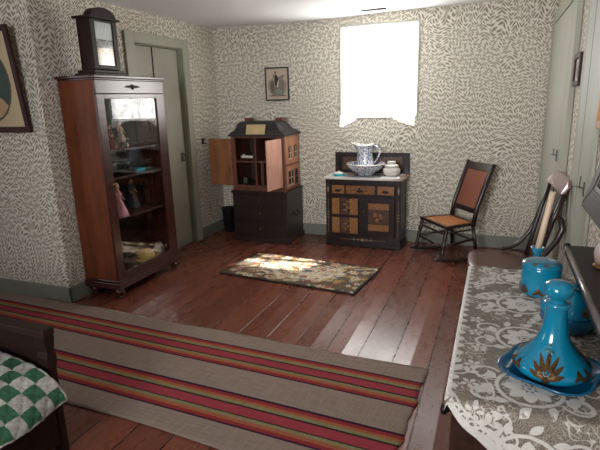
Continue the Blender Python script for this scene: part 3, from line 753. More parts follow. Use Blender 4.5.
for k, (a_, b_, mt) in enumerate(((0,.205,'satin'),(.235,.46,'burl'),(.49,.70,'burl'),(.745,1,'satin'))):
    if k == 2: continue
    obj('inlay_panel', MB().box(fx+a_*tw, fx+(b_ if k != 1 else .70)*tw, y0-.007, y0-.003, .558, .642), M[mt], dw)
for c in (.10, .46, .87): obj('dark_motif', MB().sphere((fx+c*tw, y0-.008, .588), .03, 12, (1.2,.12,.5)), M['ebony'], dw)
obj('drawer_knob', MB().sphere((fx+.46*tw, y0-.018, .612), .009, 10).tube([(fx+.46*tw, y0-.006, .612),(fx+.46*tw, y0-.016, .612)], .004), M['ebony'], dw)
for z0, z1 in ((.335,.515),(.135,.315)):
    dw = obj('drawer', MB().box(x0+.058, 1.778, y0-.004, y0+.014, z0, z1), M['ebony'], ws, bevel=.003)
    w_ = 1.778-x0-.058; a0 = x0+.058
    obj('inlay_panel', MB().box(a0+.01, a0+.09, y0-.007, y0-.003, z0+.006, z1-.006), M['satin'], dw)
    obj('inlay_panel', MB().box(1.778-.095, 1.778-.008, y0-.007, y0-.003, z0+.006, z1-.006), M['satin'], dw)
    obj('inlay_panel', MB().box(a0+.102, 1.778-.107, y0-.007, y0-.003, z0+.006, z1-.006), M['dark_inlay'], dw)
    m = MB()
    for k in range(4): m.sphere((a0+.15+.03*(k % 2), y0-.008, z0+.05+.03*k), .016, 8, (1.2,.15,.8))
    obj('floral_motif', m, M['burl'], dw)
dd = obj('door', MB().box(1.822, x1-.058, y0-.004, y0+.014, .125, .525), M['ebony'], ws, bevel=.004)
m = MB().box(1.862, 2.104, y0-.008, y0-.003, .165, .178).box(1.862, 2.104, y0-.008, y0-.003, .482, .495).box(1.862, 1.872, y0-.008, y0-.003, .178, .482).box(2.094, 2.104, y0-.008, y0-.003, .178, .482)
obj('panel_moulding', m, M['ebony'], dd)
obj('inlay_panel', MB().box(1.878, 2.088, y0-.007, y0-.003, .405, .468), M['satin'], dd)
obj('inlay_panel', MB().box(1.878, 2.088, y0-.007, y0-.003, .185, .25), M['satin'], dd)
obj('inlay_panel', MB().box(1.878, 2.088, y0-.0065, y0-.003, .256, .40), M['dark_inlay'], dd)
m = MB()
for k in range(7): m.sphere((1.975+.035*cos(k*2.2), y0-.008, .325+.03*sin(k*2.2)), .02, 8, (1,.2,1))
obj('floral_motif', m, M['satin'], dd)
obj('door_knob', MB().sphere((1.835, y0-.016, .385), .011, 10).tube([(1.835, y0-.004, .385),(1.835, y0-.015, .385)], .004), M['brass'], dd)
obj('marble_top', MB().box(x0-.014, x1+.02, y0-.016, y1, zt, zt+.024), marble_mat(), ws, bevel=.005)
bs = obj('splashback', MB().box(1.437, 2.226, -.05, -.024, zt+.024, .747).box(1.437, 2.226, -.05, -.024, .918, .942).box(1.437, 1.487, -.05, -.024, .747, .918).box(2.176, 2.226, -.05, -.024, .747, .918).box(1.487, 2.176, -.034, -.024, .747, .918), M['ebony'], ws, bevel=.003)
obj('splash_panel', MB().box(1.52, 1.80, -.037, -.033, .76, .895).box(1.83, 2.15, -.037, -.033, .76, .895), M['dark_inlay'], bs)
TZ = zt+.024
def washbasin():
    t = thing('wash_basin', 'wide blue and white patterned basin holding the pitcher', 'basin', (1.807,-.185,TZ+.003))
    obj('basin_bowl', MB().lathe([(.075,0),(.08,.005),(.082,.018),(.13,.040),(.172,.078),(.195,.112),(.2,.118),(.193,.118),(.165,.084),(.12,.048),(.06,.025),(.001,.024)], 40, lobes=12, amp=.012), M['transfer'], t)
    obj('rim_band', MB().lathe([(.1955,.112),(.2015,.118),(.197,.122),(.191,.118)], 40, lobes=12, amp=.012, cap=False), M['white'], t)
washbasin()
dl = obj('doily', MB().lathe([(.13,0),(.132,.0012),(.13,.0024)], 40, lobes=16, amp=.02), plain('grey lace mat', (120,122,130), .9)); dl.location = (1.807,-.185,TZ+.0003)
tag(dl, 'scalloped grey mat under the blue and white basin', 'mat')
def pitcher():
    t = thing('water_pitcher', 'tall blue and white pitcher standing in the wash basin', 'pitcher', (1.80,-.185,TZ+.0285), .0)
    n = 36; prof = [(.06,0),(.066,.004),(.064,.012),(.084,.05),(.09,.085),(.086,.13),(.076,.175),(.072,.205),(.076,.24),(.088,.275)]
    vs = []; fs = []
    def lip(a, z):   # spout to -X
        k = max(0, cos(a-pi))**3
        return (z/.275)**6*k
    m = MB()
    for r, z in prof+[(.084,.273),(.068,.205),(.06,.15)]:
        for k in range(n):
            a = 2*pi*k/n; l = lip(a, z) if z > .15 else 0
            vs.append(((r+.055*l)*cos(a), (r*(1-.1*l))*sin(a), z+.022*l+(.012*(z/.275)**6*max(0, cos(a))**2 if z > .15 else 0)))
    L = len(prof)+3
    for j in range(L-1):
        for k in range(n): fs.append((j*n+k, j*n+(k+1) % n, (j+1)*n+(k+1) % n, (j+1)*n+k))
    fs.append(tuple(reversed(range(n)))); fs.append(tuple(range((L-1)*n, L*n)))
    m.add(vs, fs, True); obj('pitcher_body', m, M['transfer'], t)
    obj('handle', MB().tube([(.080,0,.262),(.112,0,.268),(.146,0,.24),(.150,0,.2),(.132,0,.15),(.105,0,.11),(.086,0,.095)], [.011,.012,.012,.011,.010,.009,.008], 12, .8), M['transfer'], t)
    m = MB()
    for k in range(n+1):
        pass
    pts = []
    for k in range(n+1):
        a = 2*pi*k/n; l = lip(a, .275); pts.append(((.087+.055*l)*cos(a), (.087*(1-.1*l))*sin(a), .275+.022*l+.012*max(0, cos(a))**2))
    obj('rim_band', MB().tube(pts, .006, 8), M['white'], t)
pitcher()
m = MB().grid(16, 10, lambda u, v: (1.985+u*.19+.01*sin(v*6), -.37+.012*sin(u*5)+v*.19, TZ+.0025+.001*sin(u*17)*sin(v*13)))
tag(obj('napkin', m, M['linen'], solid=.002), 'white cloth under the lidded china jar on the washstand', 'cloth')
t = thing('lidded_jar', 'white lidded china jar on cloth at right of the washstand', 'jar', (2.078,-.215,TZ+.0045))
obj('jar_body', MB().lathe([(.05,0),(.056,.005),(.082,.03),(.088,.052),(.08,.075),(.064,.088),(.058,.094)], 36, lobes=8, amp=.03), M['white'], t)
ld = obj('lid', MB().lathe([(.07,.093),(.074,.098),(.066,.108),(.05,.116),(.038,.118),(.04,.13),(.044,.138),(.04,.147),(.001,.150)], 36, lobes=8, amp=.02), M['white'], t)
t = thing('soap_dish', 'small turquoise dish with white lid at left on the washstand', 'dish', (1.545,-.27,TZ))
obj('dish_base', MB().lathe([(.05,0),(.055,.004),(.062,.022),(.058,.024),(.05,.012),(.001,.01)], 28), M['turq'], t)
obj('lid', MB().lathe([(.058,.022),(.05,.034),(.02,.04),(.008,.042),(.009,.05),(.001,.052)], 28), M['white'], t)

# ------------------------------------------------------------------ pictures
def framed(name, label, cat, w, h, fwid, fm, colfn, nx, ny):
    """hangs on a plane facing -Y, origin at lower left corner"""
    t = thing(name, label, cat)
    m = MB()
    for (a_, b_, c_, d_) in ((0, fwid, 0, h), (w-fwid, w, 0, h), (fwid, w-fwid, 0, fwid), (fwid, w-fwid, h-fwid, h)):
        m.box(a_, b_, -.022, 0, c_, d_)
    obj('frame', m, fm, t, bevel=.004)
    m = MB().grid(nx, ny, lambda u, v: (fwid*.8+u*(w-1.6*fwid), -.010, fwid*.8+v*(h-1.6*fwid)), colfn, False)
    obj('picture', m, M['paint'], t)
    return t
def ell(x, y, cx, cy, a, b, rot=0):
    dx, dy = x-cx, y-cy; c, s = cos(rot), sin(rot)
    return ((dx*c+dy*s)/a)**2+((-dx*s+dy*c)/b)**2 < 1
def horsecol(u, v):
    c = (188,170,152); y = v; x = u
    if ell(x, y, .5, .42, .42, .32): c = (150,138,126)
    if .14 < x < .88 and .10 < y < .16+.02*sin(x*20): c = (112,104,92)
    if ell(x, y, .52, .26, .30, .15): c = (120,118,108)
    if ell(x, y, .58, .26, .16, .08): c = (126,138,124)
    if ell(x, y, .28, .42, .10, .2): c = (108,98,88)
    if ell(x, y, .70, .48, .14, .16): c = (130,116,104)
    if ell(x, y, .66, .70, .22, .05, .3): c = (134,122,112)
    if ell(x, y, .48, .56, .10, .12): c = (72,62,58)          # seated figure
    if ell(x, y, .46, .70, .06, .10): c = (38,32,34)
    if ell(x, y, .50, .66, .05, .09, .5): c = (44,38,40)
    if ell(x, y, .43, .84, .035, .035): c = (90,76,68)
    if ell(x, y, .43, .885, .05, .015): c = (36,32,32)
    if ell(x, y, .37, .76, .02, .08, .7): c = (44,38,38)
    if ell(x, y, .54, .50, .03, .12, -.2): c = (196,184,172)
    n = 1+.08*sin(x*90)*sin(y*73)
    return lin(tuple(min(255, w*n) for w in c))
p = framed('framed_print', 'small black-framed print of a rider hanging above the dollhouse', 'picture', .282, .352, .014, M['frame_black'], horsecol, 60, 76)
p.location = (.63, -.003, 1.495)
def portcol(u, v):
    # oval portrait on tan mount
    x, y = u, v; c = (196,176,142); w = .06*sin(x*7)*sin(y*9)
    if ell(x, y, .5, .5, .41, .44): c = (58,74,66)
    if ell(x, y, .5, .5, .41, .44) and not ell(x, y, .5, .5, .385, .415): c = (84,80,62)
    I = ell(x, y, .5, .5, .385, .415)
    if I:
        if ell(x, y, .42, .12, .42, .27): c = (200,172,132)
        if ell(x, y, .48, .24, .30, .13): c = (190,158,116)
        if ell(x, y, .42, .38, .09, .13): c = (204,168,134)
        if ell(x, y, .42, .60, .145, .19): c = (210,174,142)
        if ell(x, y, .44, .68, .19, .17) and not ell(x, y, .40, .58, .13, .17): c = (52,36,28)
        if ell(x, y, .56, .56, .055, .14): c = (46,32,26)
        if ell(x, y, .38, .61, .016, .010) or ell(x, y, .47, .61, .016, .010): c = (60,44,38)
        if ell(x, y, .42, .50, .035, .010): c = (164,98,86)
        if abs((x-.42)**2/.02+(y-.40)**2/.012-1) < .12 and y < .38: c = (70,50,36)
    return lin(tuple(max(0, min(255, q*(1+w))) for q in c))
p = framed('framed_portrait', 'large dark-framed oval portrait of a woman on the left wall', 'picture', .74, .735, .042, M['frame'], portcol, 110, 110)
p.location = (-.848, YN-.018, 1.325); p.rotation_euler = (radians(5.4), 0, 0)
def plainp(u, v): return lin((188,182,170)) if not ell(u, v, .5, .5, .3, .35) else lin((120,112,100))
p = framed('framed_picture', 'small brown-framed picture between the two right wall doors', 'picture', .25, .185, .03, M['frame'], plainp, 20, 16)
p.location = (W-.003, -1.62, 1.53); p.rotation_euler = (0,0,-pi/2)
p = framed('framed_picture', 'honey wood frame at right edge beyond the far plank door', 'picture', .40, .52, .035, M['frame_orange'], plainp, 20, 20)
p.location = (W-.003, -2.585, 1.34); p.rotation_euler = (0,0,-pi/2)

# ------------------------------------------------------------------ rocking chair
A = radians(38)
rk = thing('rocking_chair', 'dark armless rocking chair with cane seat and back by the wall', 'chair', (2.66,-.385,0), A)   # local +x = rear
sz = .352; fwid_, bwid = .236, .192
def post(a, b, r0=.017, r1=.013, turn=False):
    a, b = Vector(a), Vector(b); m = MB()
    if not turn: return m.tube([a, b], [r0, r1])
    pts = []; rr = []
    for k in range(15):
        f = k/14; pts.append(a.lerp(b, f)); rr.append((r0+(r1-r0)*f)*(1+.28*sin(f*26)*(1 if .15 < f < .85 else 0)))
    return m.tube(pts, rr, 12)
sf = MB()
fl, fr_, br, bl = (-.172, fwid_), (-.172, -fwid_), (.165, -bwid), (.165, bwid)
cor = [fl, fr_, br, bl]; ins = [(-.135, fwid_-.038), (-.135, -fwid_+.038), (.135, -bwid+.034), (.135, bwid-.034)]
for k in range(4):
    a_, b_, c_, d_ = cor[k], cor[(k+1) % 4], ins[(k+1) % 4], ins[k]
    sf.hexa([(p_[0], p_[1], sz-.026) for p_ in (a_, b_, c_, d_)], [(p_[0], p_[1], sz) for p_ in (a_, b_, c_, d_)])
seat = obj('seat', sf, M['chairdark'], rk, bevel=.006)
obj('cane_panel', MB().grid(20, 20, lambda u, v: ((1-v)*((1-u)*ins[0][0]+u*ins[1][0])+v*((1-u)*ins[3][0]+u*ins[2][0]), (1-v)*((1-u)*ins[0][1]+u*ins[1][1])+v*((1-u)*ins[3][1]+u*ins[2][1]), sz-.005-.008*sin(pi*u)*sin(pi*v))), M['cane_seat'], seat, solid=.004)
rz_ = lambda x: .014+.05*((x-.03)/.36)**2
for s in (1, -1):
    rp = []
    for k in range(25):
        x = -.27+k/24*.64; rp.append((x, s*(fwid_-.010-.03*(x+.27)/.64), rz_(x)))
    obj('rocker', MB().tube(rp, [.014]*25, 10, .95), M['chairdark'], rk)
    obj('leg', post((-.150, s*(fwid_-.025), sz-.02), (-.205, s*(fwid_-.010), rz_(-.205)), .019, .015, True), M['chairdark'], rk)
    obj('leg', post((.150, s*(bwid-.018), sz-.02), (.19, s*(bwid+.012), rz_(.19)), .018, .015), M['chairdark'], rk)
    pb = [(.150, s*(bwid-.016), sz-.04), (.178, s*(bwid-.012), sz+.12), (.252, s*(bwid-.006), sz+.33), (.330, s*(bwid-.0), sz+.525)]
    obj('back_post', MB().tube(pb, [.020,.019,.018,.016], 12, 1.2), M['chairdark'], rk)
    obj('stretcher', post((-.165, s*(fwid_-.02), .17), (.17, s*(bwid-.005), .19), .009, .009), M['chairdark'], rk)
    obj('stretcher', post((-.157, s*(fwid_-.022), .285), (.158, s*(bwid-.01), .285), .008, .008), M['chairdark'], rk)
for z, x in ((.15,-.168),(.27,-.158)):
    obj('stretcher', post((x, fwid_-.02, z), (x, -fwid_+.02, z), .010, .010), M['chairdark'], rk)
obj('stretcher', post((.168, bwid-.005, .17), (.168, -bwid+.005, .17), .009, .009), M['chairdark'], rk)
def bx_(f):   # back centre-line x at height fraction above the seat
    pts = [(0,.156),(.12,.178),(.33,.252),(.545,.338)]
    for (h0, a0), (h1, a1) in zip(pts, pts[1:]):
        if h0 <= f <= h1: return a0+(a1-a0)*(f-h0)/(h1-h0)
    return pts[-1][1]
def backslab(h0, h1, y0, y1, th, n=10):
    m = MB(); vs = []; fs = []
    for k in range(n+1):
        h = h0+(h1-h0)*k/n; x = bx_(h)
        for (dx, y) in ((-th/2,y0),(th/2,y0),(th/2,y1),(-th/2,y1)): vs.append((x+dx, y, sz+h))
    for k in range(n):
        for q in range(4): fs.append((4*k+q, 4*k+(q+1) % 4, 4*k+4+(q+1) % 4, 4*k+4+q))
    fs += [(0,1,2,3), (4*n,4*n+1,4*n+2,4*n+3)]
    return m.add(vs, fs)
yb = bwid-.012
obj('crest_rail', backslab(.455, .520, -yb, yb, .022), M['chairdark'], rk, bevel=.004)
obj('lower_rail', backslab(.075, .125, -yb, yb, .020), M['chairdark'], rk, bevel=.004)
obj('back_stile', backslab(.125, .455, -yb, -yb+.03, .016), M['chairdark'], rk); obj('back_stile', backslab(.125, .455, yb-.03, yb, .016), M['chairdark'], rk)
obj('cane_panel', backslab(.120, .460, -yb+.028, yb-.028, .006), M['cane_back'], rk)

# ------------------------------------------------------------------ side chair by the right wall
sc_ = thing('side_chair', 'brown plank-seated chair with curved arm braces behind the lace-topped bureau', 'chair', (3.116,-1.80,0), radians(4))   # local +x = rear
pts = []
for k in range(40):
    a = 2*pi*k/40; c, s = cos(a), sin(a)
    pts.append((.205*math.copysign(abs(c)**.55, c), (.245 if c < .2 else .225)*math.copysign(abs(s)**.6, s)))
m = MB(); n = len(pts)
rings = [(.92,.405),(1.0,.415),(1.0,.432),(.975,.440),(.7,.434),(.3,.428)]
vs = [(x*k, y*k, z) for k, z in rings for x, y in pts]; fs = [(j*n+i, j*n+(i+1) % n, (j+1)*n+(i+1) % n, (j+1)*n+i) for j in range(len(rings)-1) for i in range(n)]
fs += [tuple(reversed(range(n))), tuple(range((len(rings)-1)*n, len(rings)*n))]
m.add(vs, fs, True); obj('seat', m, M['seatwood'], sc_)
for x, y in ((-.15,.17),(-.15,-.17),(.15,.15),(.15,-.15)):
    obj('leg', post((x, y, .415), (x*1.25, y*1.2, 0), .019, .013, True), M['chairdark'], sc_)
obj('stretcher', post((-.168,.18,.16), (-.168,-.18,.16), .01, .01), M['chairdark'], sc_)
for s in (1,-1): obj('stretcher', post((-.165, s*.18, .13), (.165, s*.165, .13), .01, .01), M['chairdark'], sc_)
for s in (1, -1):
    obj('back_post', MB().tube([(.175, s*.185, .42), (.205, s*.20, .58), (.245, s*.215, .76), (.292, s*.225, .93)], [.016,.015,.014,.014], 12), M['chairdark'], sc_)
obj('arm_brace', MB().tube([(.262,.228,.82),(.252,.262,.76),(.235,.270,.68),(.195,.262,.58),(.13,.25,.495),(.075,.240,.462),(.03,.232,.455),(.015,.228,.462)], [.012,.014,.015,.015,.015,.014,.014,.011], 12), M['chairdark'], sc_)
obj('arm_brace', MB().tube([(.262,-.215,.80),(.285,-.25,.785),(.292,-.27,.735),(.265,-.27,.66),(.215,-.265,.58),(.165,-.258,.51),(.11,-.25,.47),(.0,-.238,.452),(-.08,-.228,.456)], [.012,.017,.019,.018,.017,.016,.014,.013,.011], 12), M['chairdark'], sc_)
def splat():
    m = MB(); vs = []; fs = []; N = 14
    for k in range(N+1):
        f = k/N; z = .43+f*.492; x = .18+.112*f**1.1
        w = .060+.095*f**1.3+.012*sin(f*9)
        for dx, y in ((-.007,-w),(.007,-w),(.007,w),(-.007,w)): vs.append((x+dx, y, z))
    for k in range(N):
        for q in range(4): fs.append((4*k+q, 4*k+(q+1) % 4, 4*k+4+(q+1) % 4, 4*k+4+q))
    fs += [(0,1,2,3), (4*N,4*N+1,4*N+2,4*N+3)]
    return m.add(vs, fs)
obj('back_splat', splat(), M['chairdark'], sc_, bevel=.003)
def crest():
    m = MB(); vs = []; fs = []; N = 24
    for k in range(N+1):
        t_ = -1+2*k/N; y = t_*.255; bow = .018*(1-t_*t_)
        z0 = .918+.015*abs(t_)**2; z1 = 1.01-.03*abs(t_)**8
        th = .010
        for z, dx in ((z0,-th),(z0,th),(z1,th+.034),(z1,-th+.034)): vs.append((.276+bow+dx, y, z))
    for k in range(N):
        for q in range(4): fs.append((4*k+q, 4*k+(q+1) % 4, 4*k+4+(q+1) % 4, 4*k+4+q))
    fs += [(0,1,2,3), (4*N,4*N+1,4*N+2,4*N+3)]
    return m.add(vs, fs)
obj('crest_rail', crest(), M['crest'], sc_, bevel=.004)

# ------------------------------------------------------------------ bureau with lace, glassware, mirror
TH = .88; BX0, BX1, BY0, BY1 = 2.982, 3.455, -4.180, -3.29
bu = thing('bureau', 'dark wooden bureau with raised shelf at right wall, covered in lace', 'bureau', (0,0,0))
obj('bureau_body', MB().box(BX0+.012, BX1, BY0+.006, BY1-.006, .08, TH-.022), M['bureau'], bu, bevel=.003)
obj('bureau_top', MB().box(BX0, BX1, BY0, BY1, TH-.022, TH), M['bureau_top'], bu, bevel=.003)
for x in (BX0+.03, BX1-.03):
    for y in (BY0+.03, BY1-.03): obj('foot', MB().lathe([(.02,0),(.026,.02),(.02,.05),(.03,.08)], 16, (x, y, 0)), M['bureau'], bu)
for k, (z0, z1) in enumerate(((.70,.85),(.50,.69),(.30,.49),(.10,.29))):
    dw = obj('drawer', MB().box(BX0+.006, BX0+.014, BY0+.02, BY1-.02, z0+.005, z1-.005), M['bureau'], bu, bevel=.003)
    for y in (BY0+.12, BY1-.12):
        obj('drawer_knob', MB().lathe([(.006,0),(.006,.012),(.014,.018),(.014,.026),(.003,.03)], 14, (BX0+.006, y, (z0+z1)/2), Matrix.Rotation(-pi/2, 3, 'Y')), M['iron'], dw)
DX, DZ0, DZ1, DYF = 3.262, 1.0, 1.03, -3.445
dk = obj('raised_shelf', MB().box(DX+.004, BX1, BY0+.0, DYF, DZ0, DZ1), M['deck'], bu, bevel=.002)
obj('edge_moulding', MB().tube([(DX+.008, BY0, DZ1-.007), (DX+.008, DYF, DZ1-.007)], .008, 12), M['edge'], dk)
obj('corner_knob', MB().sphere((DX+.010, DYF+.004, DZ1-.004), .011, 12), M['iron'], dk)
obj('shelf_support', MB().box(3.42, BX1, BY0+.02, DYF-.02, TH, DZ0), M['deck'], dk)
for y in (BY0+.03, DYF-.03):
    obj('shelf_bracket', MB().prism([(3.42,TH+.003),(3.42,DZ0),(DX+.05,DZ0),(DX+.06,DZ0-.015),(3.37,DZ0-.05),(3.39,TH+.003)], lambda u, v, d_: (u, d_, v), y-.008, y+.008), M['deck'], dk)

# lace cloth : u = x from left edge, v = distance from far end
LW, LL = .418, BY1-BY0
def surf(x, v, off=0.0):
    """cloth coordinates -> world; x may be <0 (left overhang), v may exceed LL (near overhang)"""
    px, py, pz = BX0+x, BY1-.004-v, TH+.003
    px = max(px, BX0-.006) if x < 0 else px
    if x < 0: pz += x*1.0 if x > -.05 else -.05
    if v > LL-.004:
        d_ = v-(LL-.004); py = BY0-.004-min(d_, .004)-.004*sin(x*38)*min(1, d_/.05)-.002; pz -= d_
        pz += 0
        return Vector((px, py-off, pz))
    return Vector((px - (off if x < 0 else 0), py, pz+off+.0012*sin(x*40)*sin(v*23)))
def drop(x):
    t_ = min(1, max(0, (x+.004)/.20)); return .17*t_**.75+.006*abs(sin(x*52))
m = MB()
def cf(u, w):
    x = -.010-.007*abs(sin(w*LL*1.15*36))*(1 if u < .01 else 0)+u*(LW+.01)
    tot = LL-.004+drop(max(0, x))
    return surf(x, w*tot)
m.grid(48, 110, cf)
lace = thing('lace_cloth', 'cream floral lace cloth covering the bureau and hanging over its end', 'tablecloth')
obj('lace_net', m, M['net'], lace, fixn=False)
mo = MB(); R2 = random.Random(5)
def patch(poly):
    """flat motif in cloth coordinates, fan from its centre"""
    ok = []
    for x, v in poly:
        x = max(-.012, min(LW, x)); v = max(.002, min(LL-.004+drop(max(0, x))-.001, v)); ok.append((x, v))
    cx_ = sum(p[0] for p in ok)/len(ok); cv = sum(p[1] for p in ok)/len(ok)
    vs = [surf(cx_, cv, .0018)]+[surf(x, v, .0018) for x, v in ok]; n = len(ok)
    mo.add(vs, [(0, 1+k, 1+(k+1) % n) for k in range(n)])
def leaf(x, v, a, L, w):
    pts = []
    for k in range(7): t_ = k/6; pts.append((t_*L, w*sin(pi*t_)**.8))
    for k in range(5, 0, -1): t_ = k/6; pts.append((t_*L, -w*sin(pi*t_)**.8))
    patch([(x+p*cos(a)-q*sin(a), v+p*sin(a)+q*cos(a)) for p, q in pts])
def strip(pts, w):
    for (xa, va), (xb, vb) in zip(pts, pts[1:]):
        dx, dv = xb-xa, vb-va; l = sqrt(dx*dx+dv*dv)+1e-9; nx, nv = -dv/l*w, dx/l*w
        patch([(xa+nx, va+nv), (xb+nx, vb+nv), (xb-nx, vb-nv), (xa-nx, va-nv)])
def ring(x, v, r, w):
    strip([(x+r*cos(a*pi/8), v+r*sin(a*pi/8)) for a in range(17)], w)
def flower(x, v, r, n, ph=0):
    for k in range(n):
        a = ph+2*pi*k/n; leaf(x+.22*r*cos(a), v+.22*r*sin(a), a, r*.85, r*.27)
    ring(x, v, r*.16, r*.06)
def tulip(x, v, a, L):
    for da in (-.45, 0, .45): leaf(x, v, a+da, L, L*.16)
    leaf(x-cos(a)*L*.5, v-sin(a)*L*.5, a, L*.6, L*.14)
def scroll(x, v, a, L, c, w=.0035):
    pts = []; xx, vv = x, v
    for k in range(13):
        pts.append((xx, vv)); xx += cos(a)*L/12; vv += sin(a)*L/12; a += c/12*(1+k*.12)
    strip(pts, w); return xx, vv, a
cxl = .16
for vv in (.10, .33, .56, .80, 1.00):                 # central rosettes with wreaths
    flower(cxl, vv, .052, 8); ring(cxl, vv, .066, .0045)
    for k in range(10):
        a = k*2*pi/10+.3; leaf(cxl+.072*cos(a), vv+.072*sin(a), a+.8, .034, .009)
    for s in (1, -1):
        for q in (1, -1):
            ex, ev, ea = scroll(cxl+s*.06, vv+q*.05, (0 if s > 0 else pi)+q*s*.9, .10, -q*s*2.4)
            tulip(ex, ev, ea, .03)
for k in range(64):                                    # scattered sprays and leaves
    x = R2.uniform(.02, .40); vv = R2.uniform(.02, 1.03); a = R2.random()*6.28
    if (x-cxl)**2+min((vv-q)**2 for q in (.10,.33,.56,.80,1.0)) < .0052: continue
    ex, ev, ea = scroll(x, vv, a, .07, R2.choice([-2.2, 2.2]), .0026); tulip(ex, ev, ea, .026); leaf(x, vv, a+2.4, .026, .007); leaf(x, vv, a-2.4, .026, .007)
for k in range(14): flower(R2.uniform(.27,.40), .03+k*.075, .026, 6, k)
for k in range(13): flower(.045+.008*sin(k*2), .05+k*.085, .02, 5, k)
nv = 46                                                # thick worked border along the left edge and the hanging hem
for k in range(nv):
    vv = .005+k/nv*(LL-.01); leaf(-.010, vv, .5 if k % 2 else -.5, .030, .010)
strip([(-.004, .005+k/60*(LL-.01)) for k in range(61)], .007)
hem = [(x_, LL-.004+drop(x_)-.010) for x_ in [k/50*LW for k in range(51)]]
strip(hem, .009); strip([(x_, v_-.03) for x_, v_ in hem], .003)
for k in range(0, 50, 2): ring(hem[k][0], hem[k][1]-.014, .008, .003)
obj('lace_motif', mo, M['thread'], lace, fixn=False)
ZC = TH+.0075

# decanter on its tray
t = thing('blue_tray', 'blue lobed glass tray under the near decanter on the lace', 'tray', (3.187,-4.022,ZC), .35)
obj('tray_body', MB().lathe([(.07,0),(.082,.003),(.098,.012),(.106,.021),(.103,.022),(.094,.015),(.076,.008),(.001,.007)], 56, lobes=4, amp=.085), M['blue_deep'], t)
def rev_motif(m, prof, th0, z0, pts, off=.0012):
    """flat ornament wrapped on a surface of revolution (pts: angle offset as arc length, height)"""
    def rad(z):
        for (r0, za), (r1, zb) in zip(prof, prof[1:]):
            if za <= z <= zb and zb > za: return r0+(r1-r0)*(z-za)/(zb-za)
        return prof[-1][0]
    vs = []
    for s_, h in pts:
        z = z0+h; r = rad(z)+off; a = th0+s_/max(r, .02); vs.append((r*cos(a), r*sin(a), z))
    n = len(vs); c = Vector((0,0,0))
    sm = sum(p[0] for p in pts)/n; hm = sum(p[1] for p in pts)/n; z = z0+hm; r = rad(z)+off+.001; a = th0+sm/r
    m.add([(r*cos(a), r*sin(a), z)]+vs, [(0, 1+k, 1+(k+1) % n) for k in range(n)])
def lf(x, y, a, L, w, n=6):
    P_ = [(k/n*L, w*sin(pi*k/n)**.7) for k in range(n+1)]+[(k/n*L, -w*sin(pi*k/n)**.7) for k in range(n-1, 0, -1)]
    return [(x+p*cos(a)-q*sin(a), y+p*sin(a)+q*cos(a)) for p, q in P_]
dprof = [(.055,0),(.070,.004),(.0785,.014),(.080,.022),(.076,.031),(.063,.044),(.047,.060),(.035,.078),(.0275,.098),(.0235,.122),(.0215,.142),(.0225,.155),(.0265,.161),(.0265,.166),(.021,.168)]
def palmette(m, prof, th, z0, k=1.0):
    for q in range(-3, 4):
        a = pi/2+q*.42; rev_motif(m, prof, th, z0, lf(0, .002, a, (.036-.003*abs(q))*k, .0037*k))
    rev_motif(m, prof, th, z0, lf(-.006*k, -.002, 0, .012*k, .005*k))
def swag(m, prof, th, z0, s=1):
    for q in range(5): rev_motif(m, prof, th, z0, lf(s*q*.008, .004*sin(q*1.4), pi/2+s*(-.9+q*.5), .017, .0045))
DEC = (3.187,-4.022,ZC+.0072)
t = thing('blue_decanter', 'bell-shaped blue glass decanter with gold palmettes and round stopper', 'decanter', DEC)
obj('decanter_body', MB().lathe(dprof, 48), M['blue'], t)
th = -pi/2-.22
for k in range(3):
    m = MB(); palmette(m, dprof, th+k*2*pi/3, .018, 1.4); obj('gold_palmette', m, M['gilt'], t)
    for s in (1,-1):
        m = MB(); swag(m, dprof, th+k*2*pi/3+s*.72, .020, s); obj('gold_swag', m, M['gilt'], t)
m = MB()
for q in range(4): rev_motif(m, dprof, th+.03+q*.16-.3, .070+.006*sin(q*2), lf(0, 0, q*1.1, .010, .0035))
obj('leaf_sprig', m, plain('painted green leaf', (24,92,88), .4), t)
obj('stopper', MB().lathe([(.016,.164),(.016,.170),(.015,.174),(.023,.180),(.0295,.190),(.0305,.198),(.027,.208),(.016,.214),(.001,.216)], 36), M['blue'], t)

# covered powder bowl behind the decanter
t = thing('blue_powder_bowl', 'round covered blue glass bowl with gold leaves behind the decanter', 'bowl', (3.250,-3.755,ZC))
pprof = [(.050,0),(.058,.004),(.067,.022),(.070,.040),(.068,.052)]
obj('bowl_body', MB().lathe(pprof, 44), M['blue_deep'], t)
lprof = [(.071,.051),(.072,.056),(.065,.075),(.044,.094),(.028,.104),(.014,.108),(.012,.112),(.017,.118),(.012,.124),(.001,.126)]
ld = obj('lid', MB().lathe(lprof, 44), M['blue'], t)
for k in range(5):
    m = MB(); palmette(m, lprof, -pi/2+.5+k*2*pi/5, .058, .7); obj('gold_palmette', m, M['gilt'], ld)

# blue canister
t = thing('blue_jar', 'cylindrical blue glass jar with tarnished lid and gold base ornament', 'jar', (3.200,-3.505,ZC))
jprof = [(.055,0),(.058,.004),(.0585,.02),(.0575,.082),(.058,.090)]
obj('jar_body', MB().lathe(jprof, 44), M['blue'], t)
for k in range(4):
    m = MB(); palmette(m, jprof, -pi/2+.62+k*pi/2, .006, .8); obj('gold_palmette', m, M['gilt'], t)
    for s in (1,-1):
        m = MB(); swag(m, jprof, -pi/2+.62+k*pi/2+s*.55, .010, s); obj('gold_swag', m, M['gilt'], t)
lprof = [(.0585,.088),(.0590,.091),(.0575,.096),(.050,.101),(.035,.106),(.001,.108)]
ld = obj('lid', MB().lathe(lprof, 44), M['blue'], t)
m = MB()
for k in range(9):
    for q in range(3): rev_motif(m, [(r, z) for r, z in lprof], k*.7, .096, lf(0, .001+.001*q, pi/2+(q-1)*.7, .010, .003))
obj('lid_ornament', m, plain('tarnished silver', (110,112,104), .4, .7, var=.3, sc=120), ld)

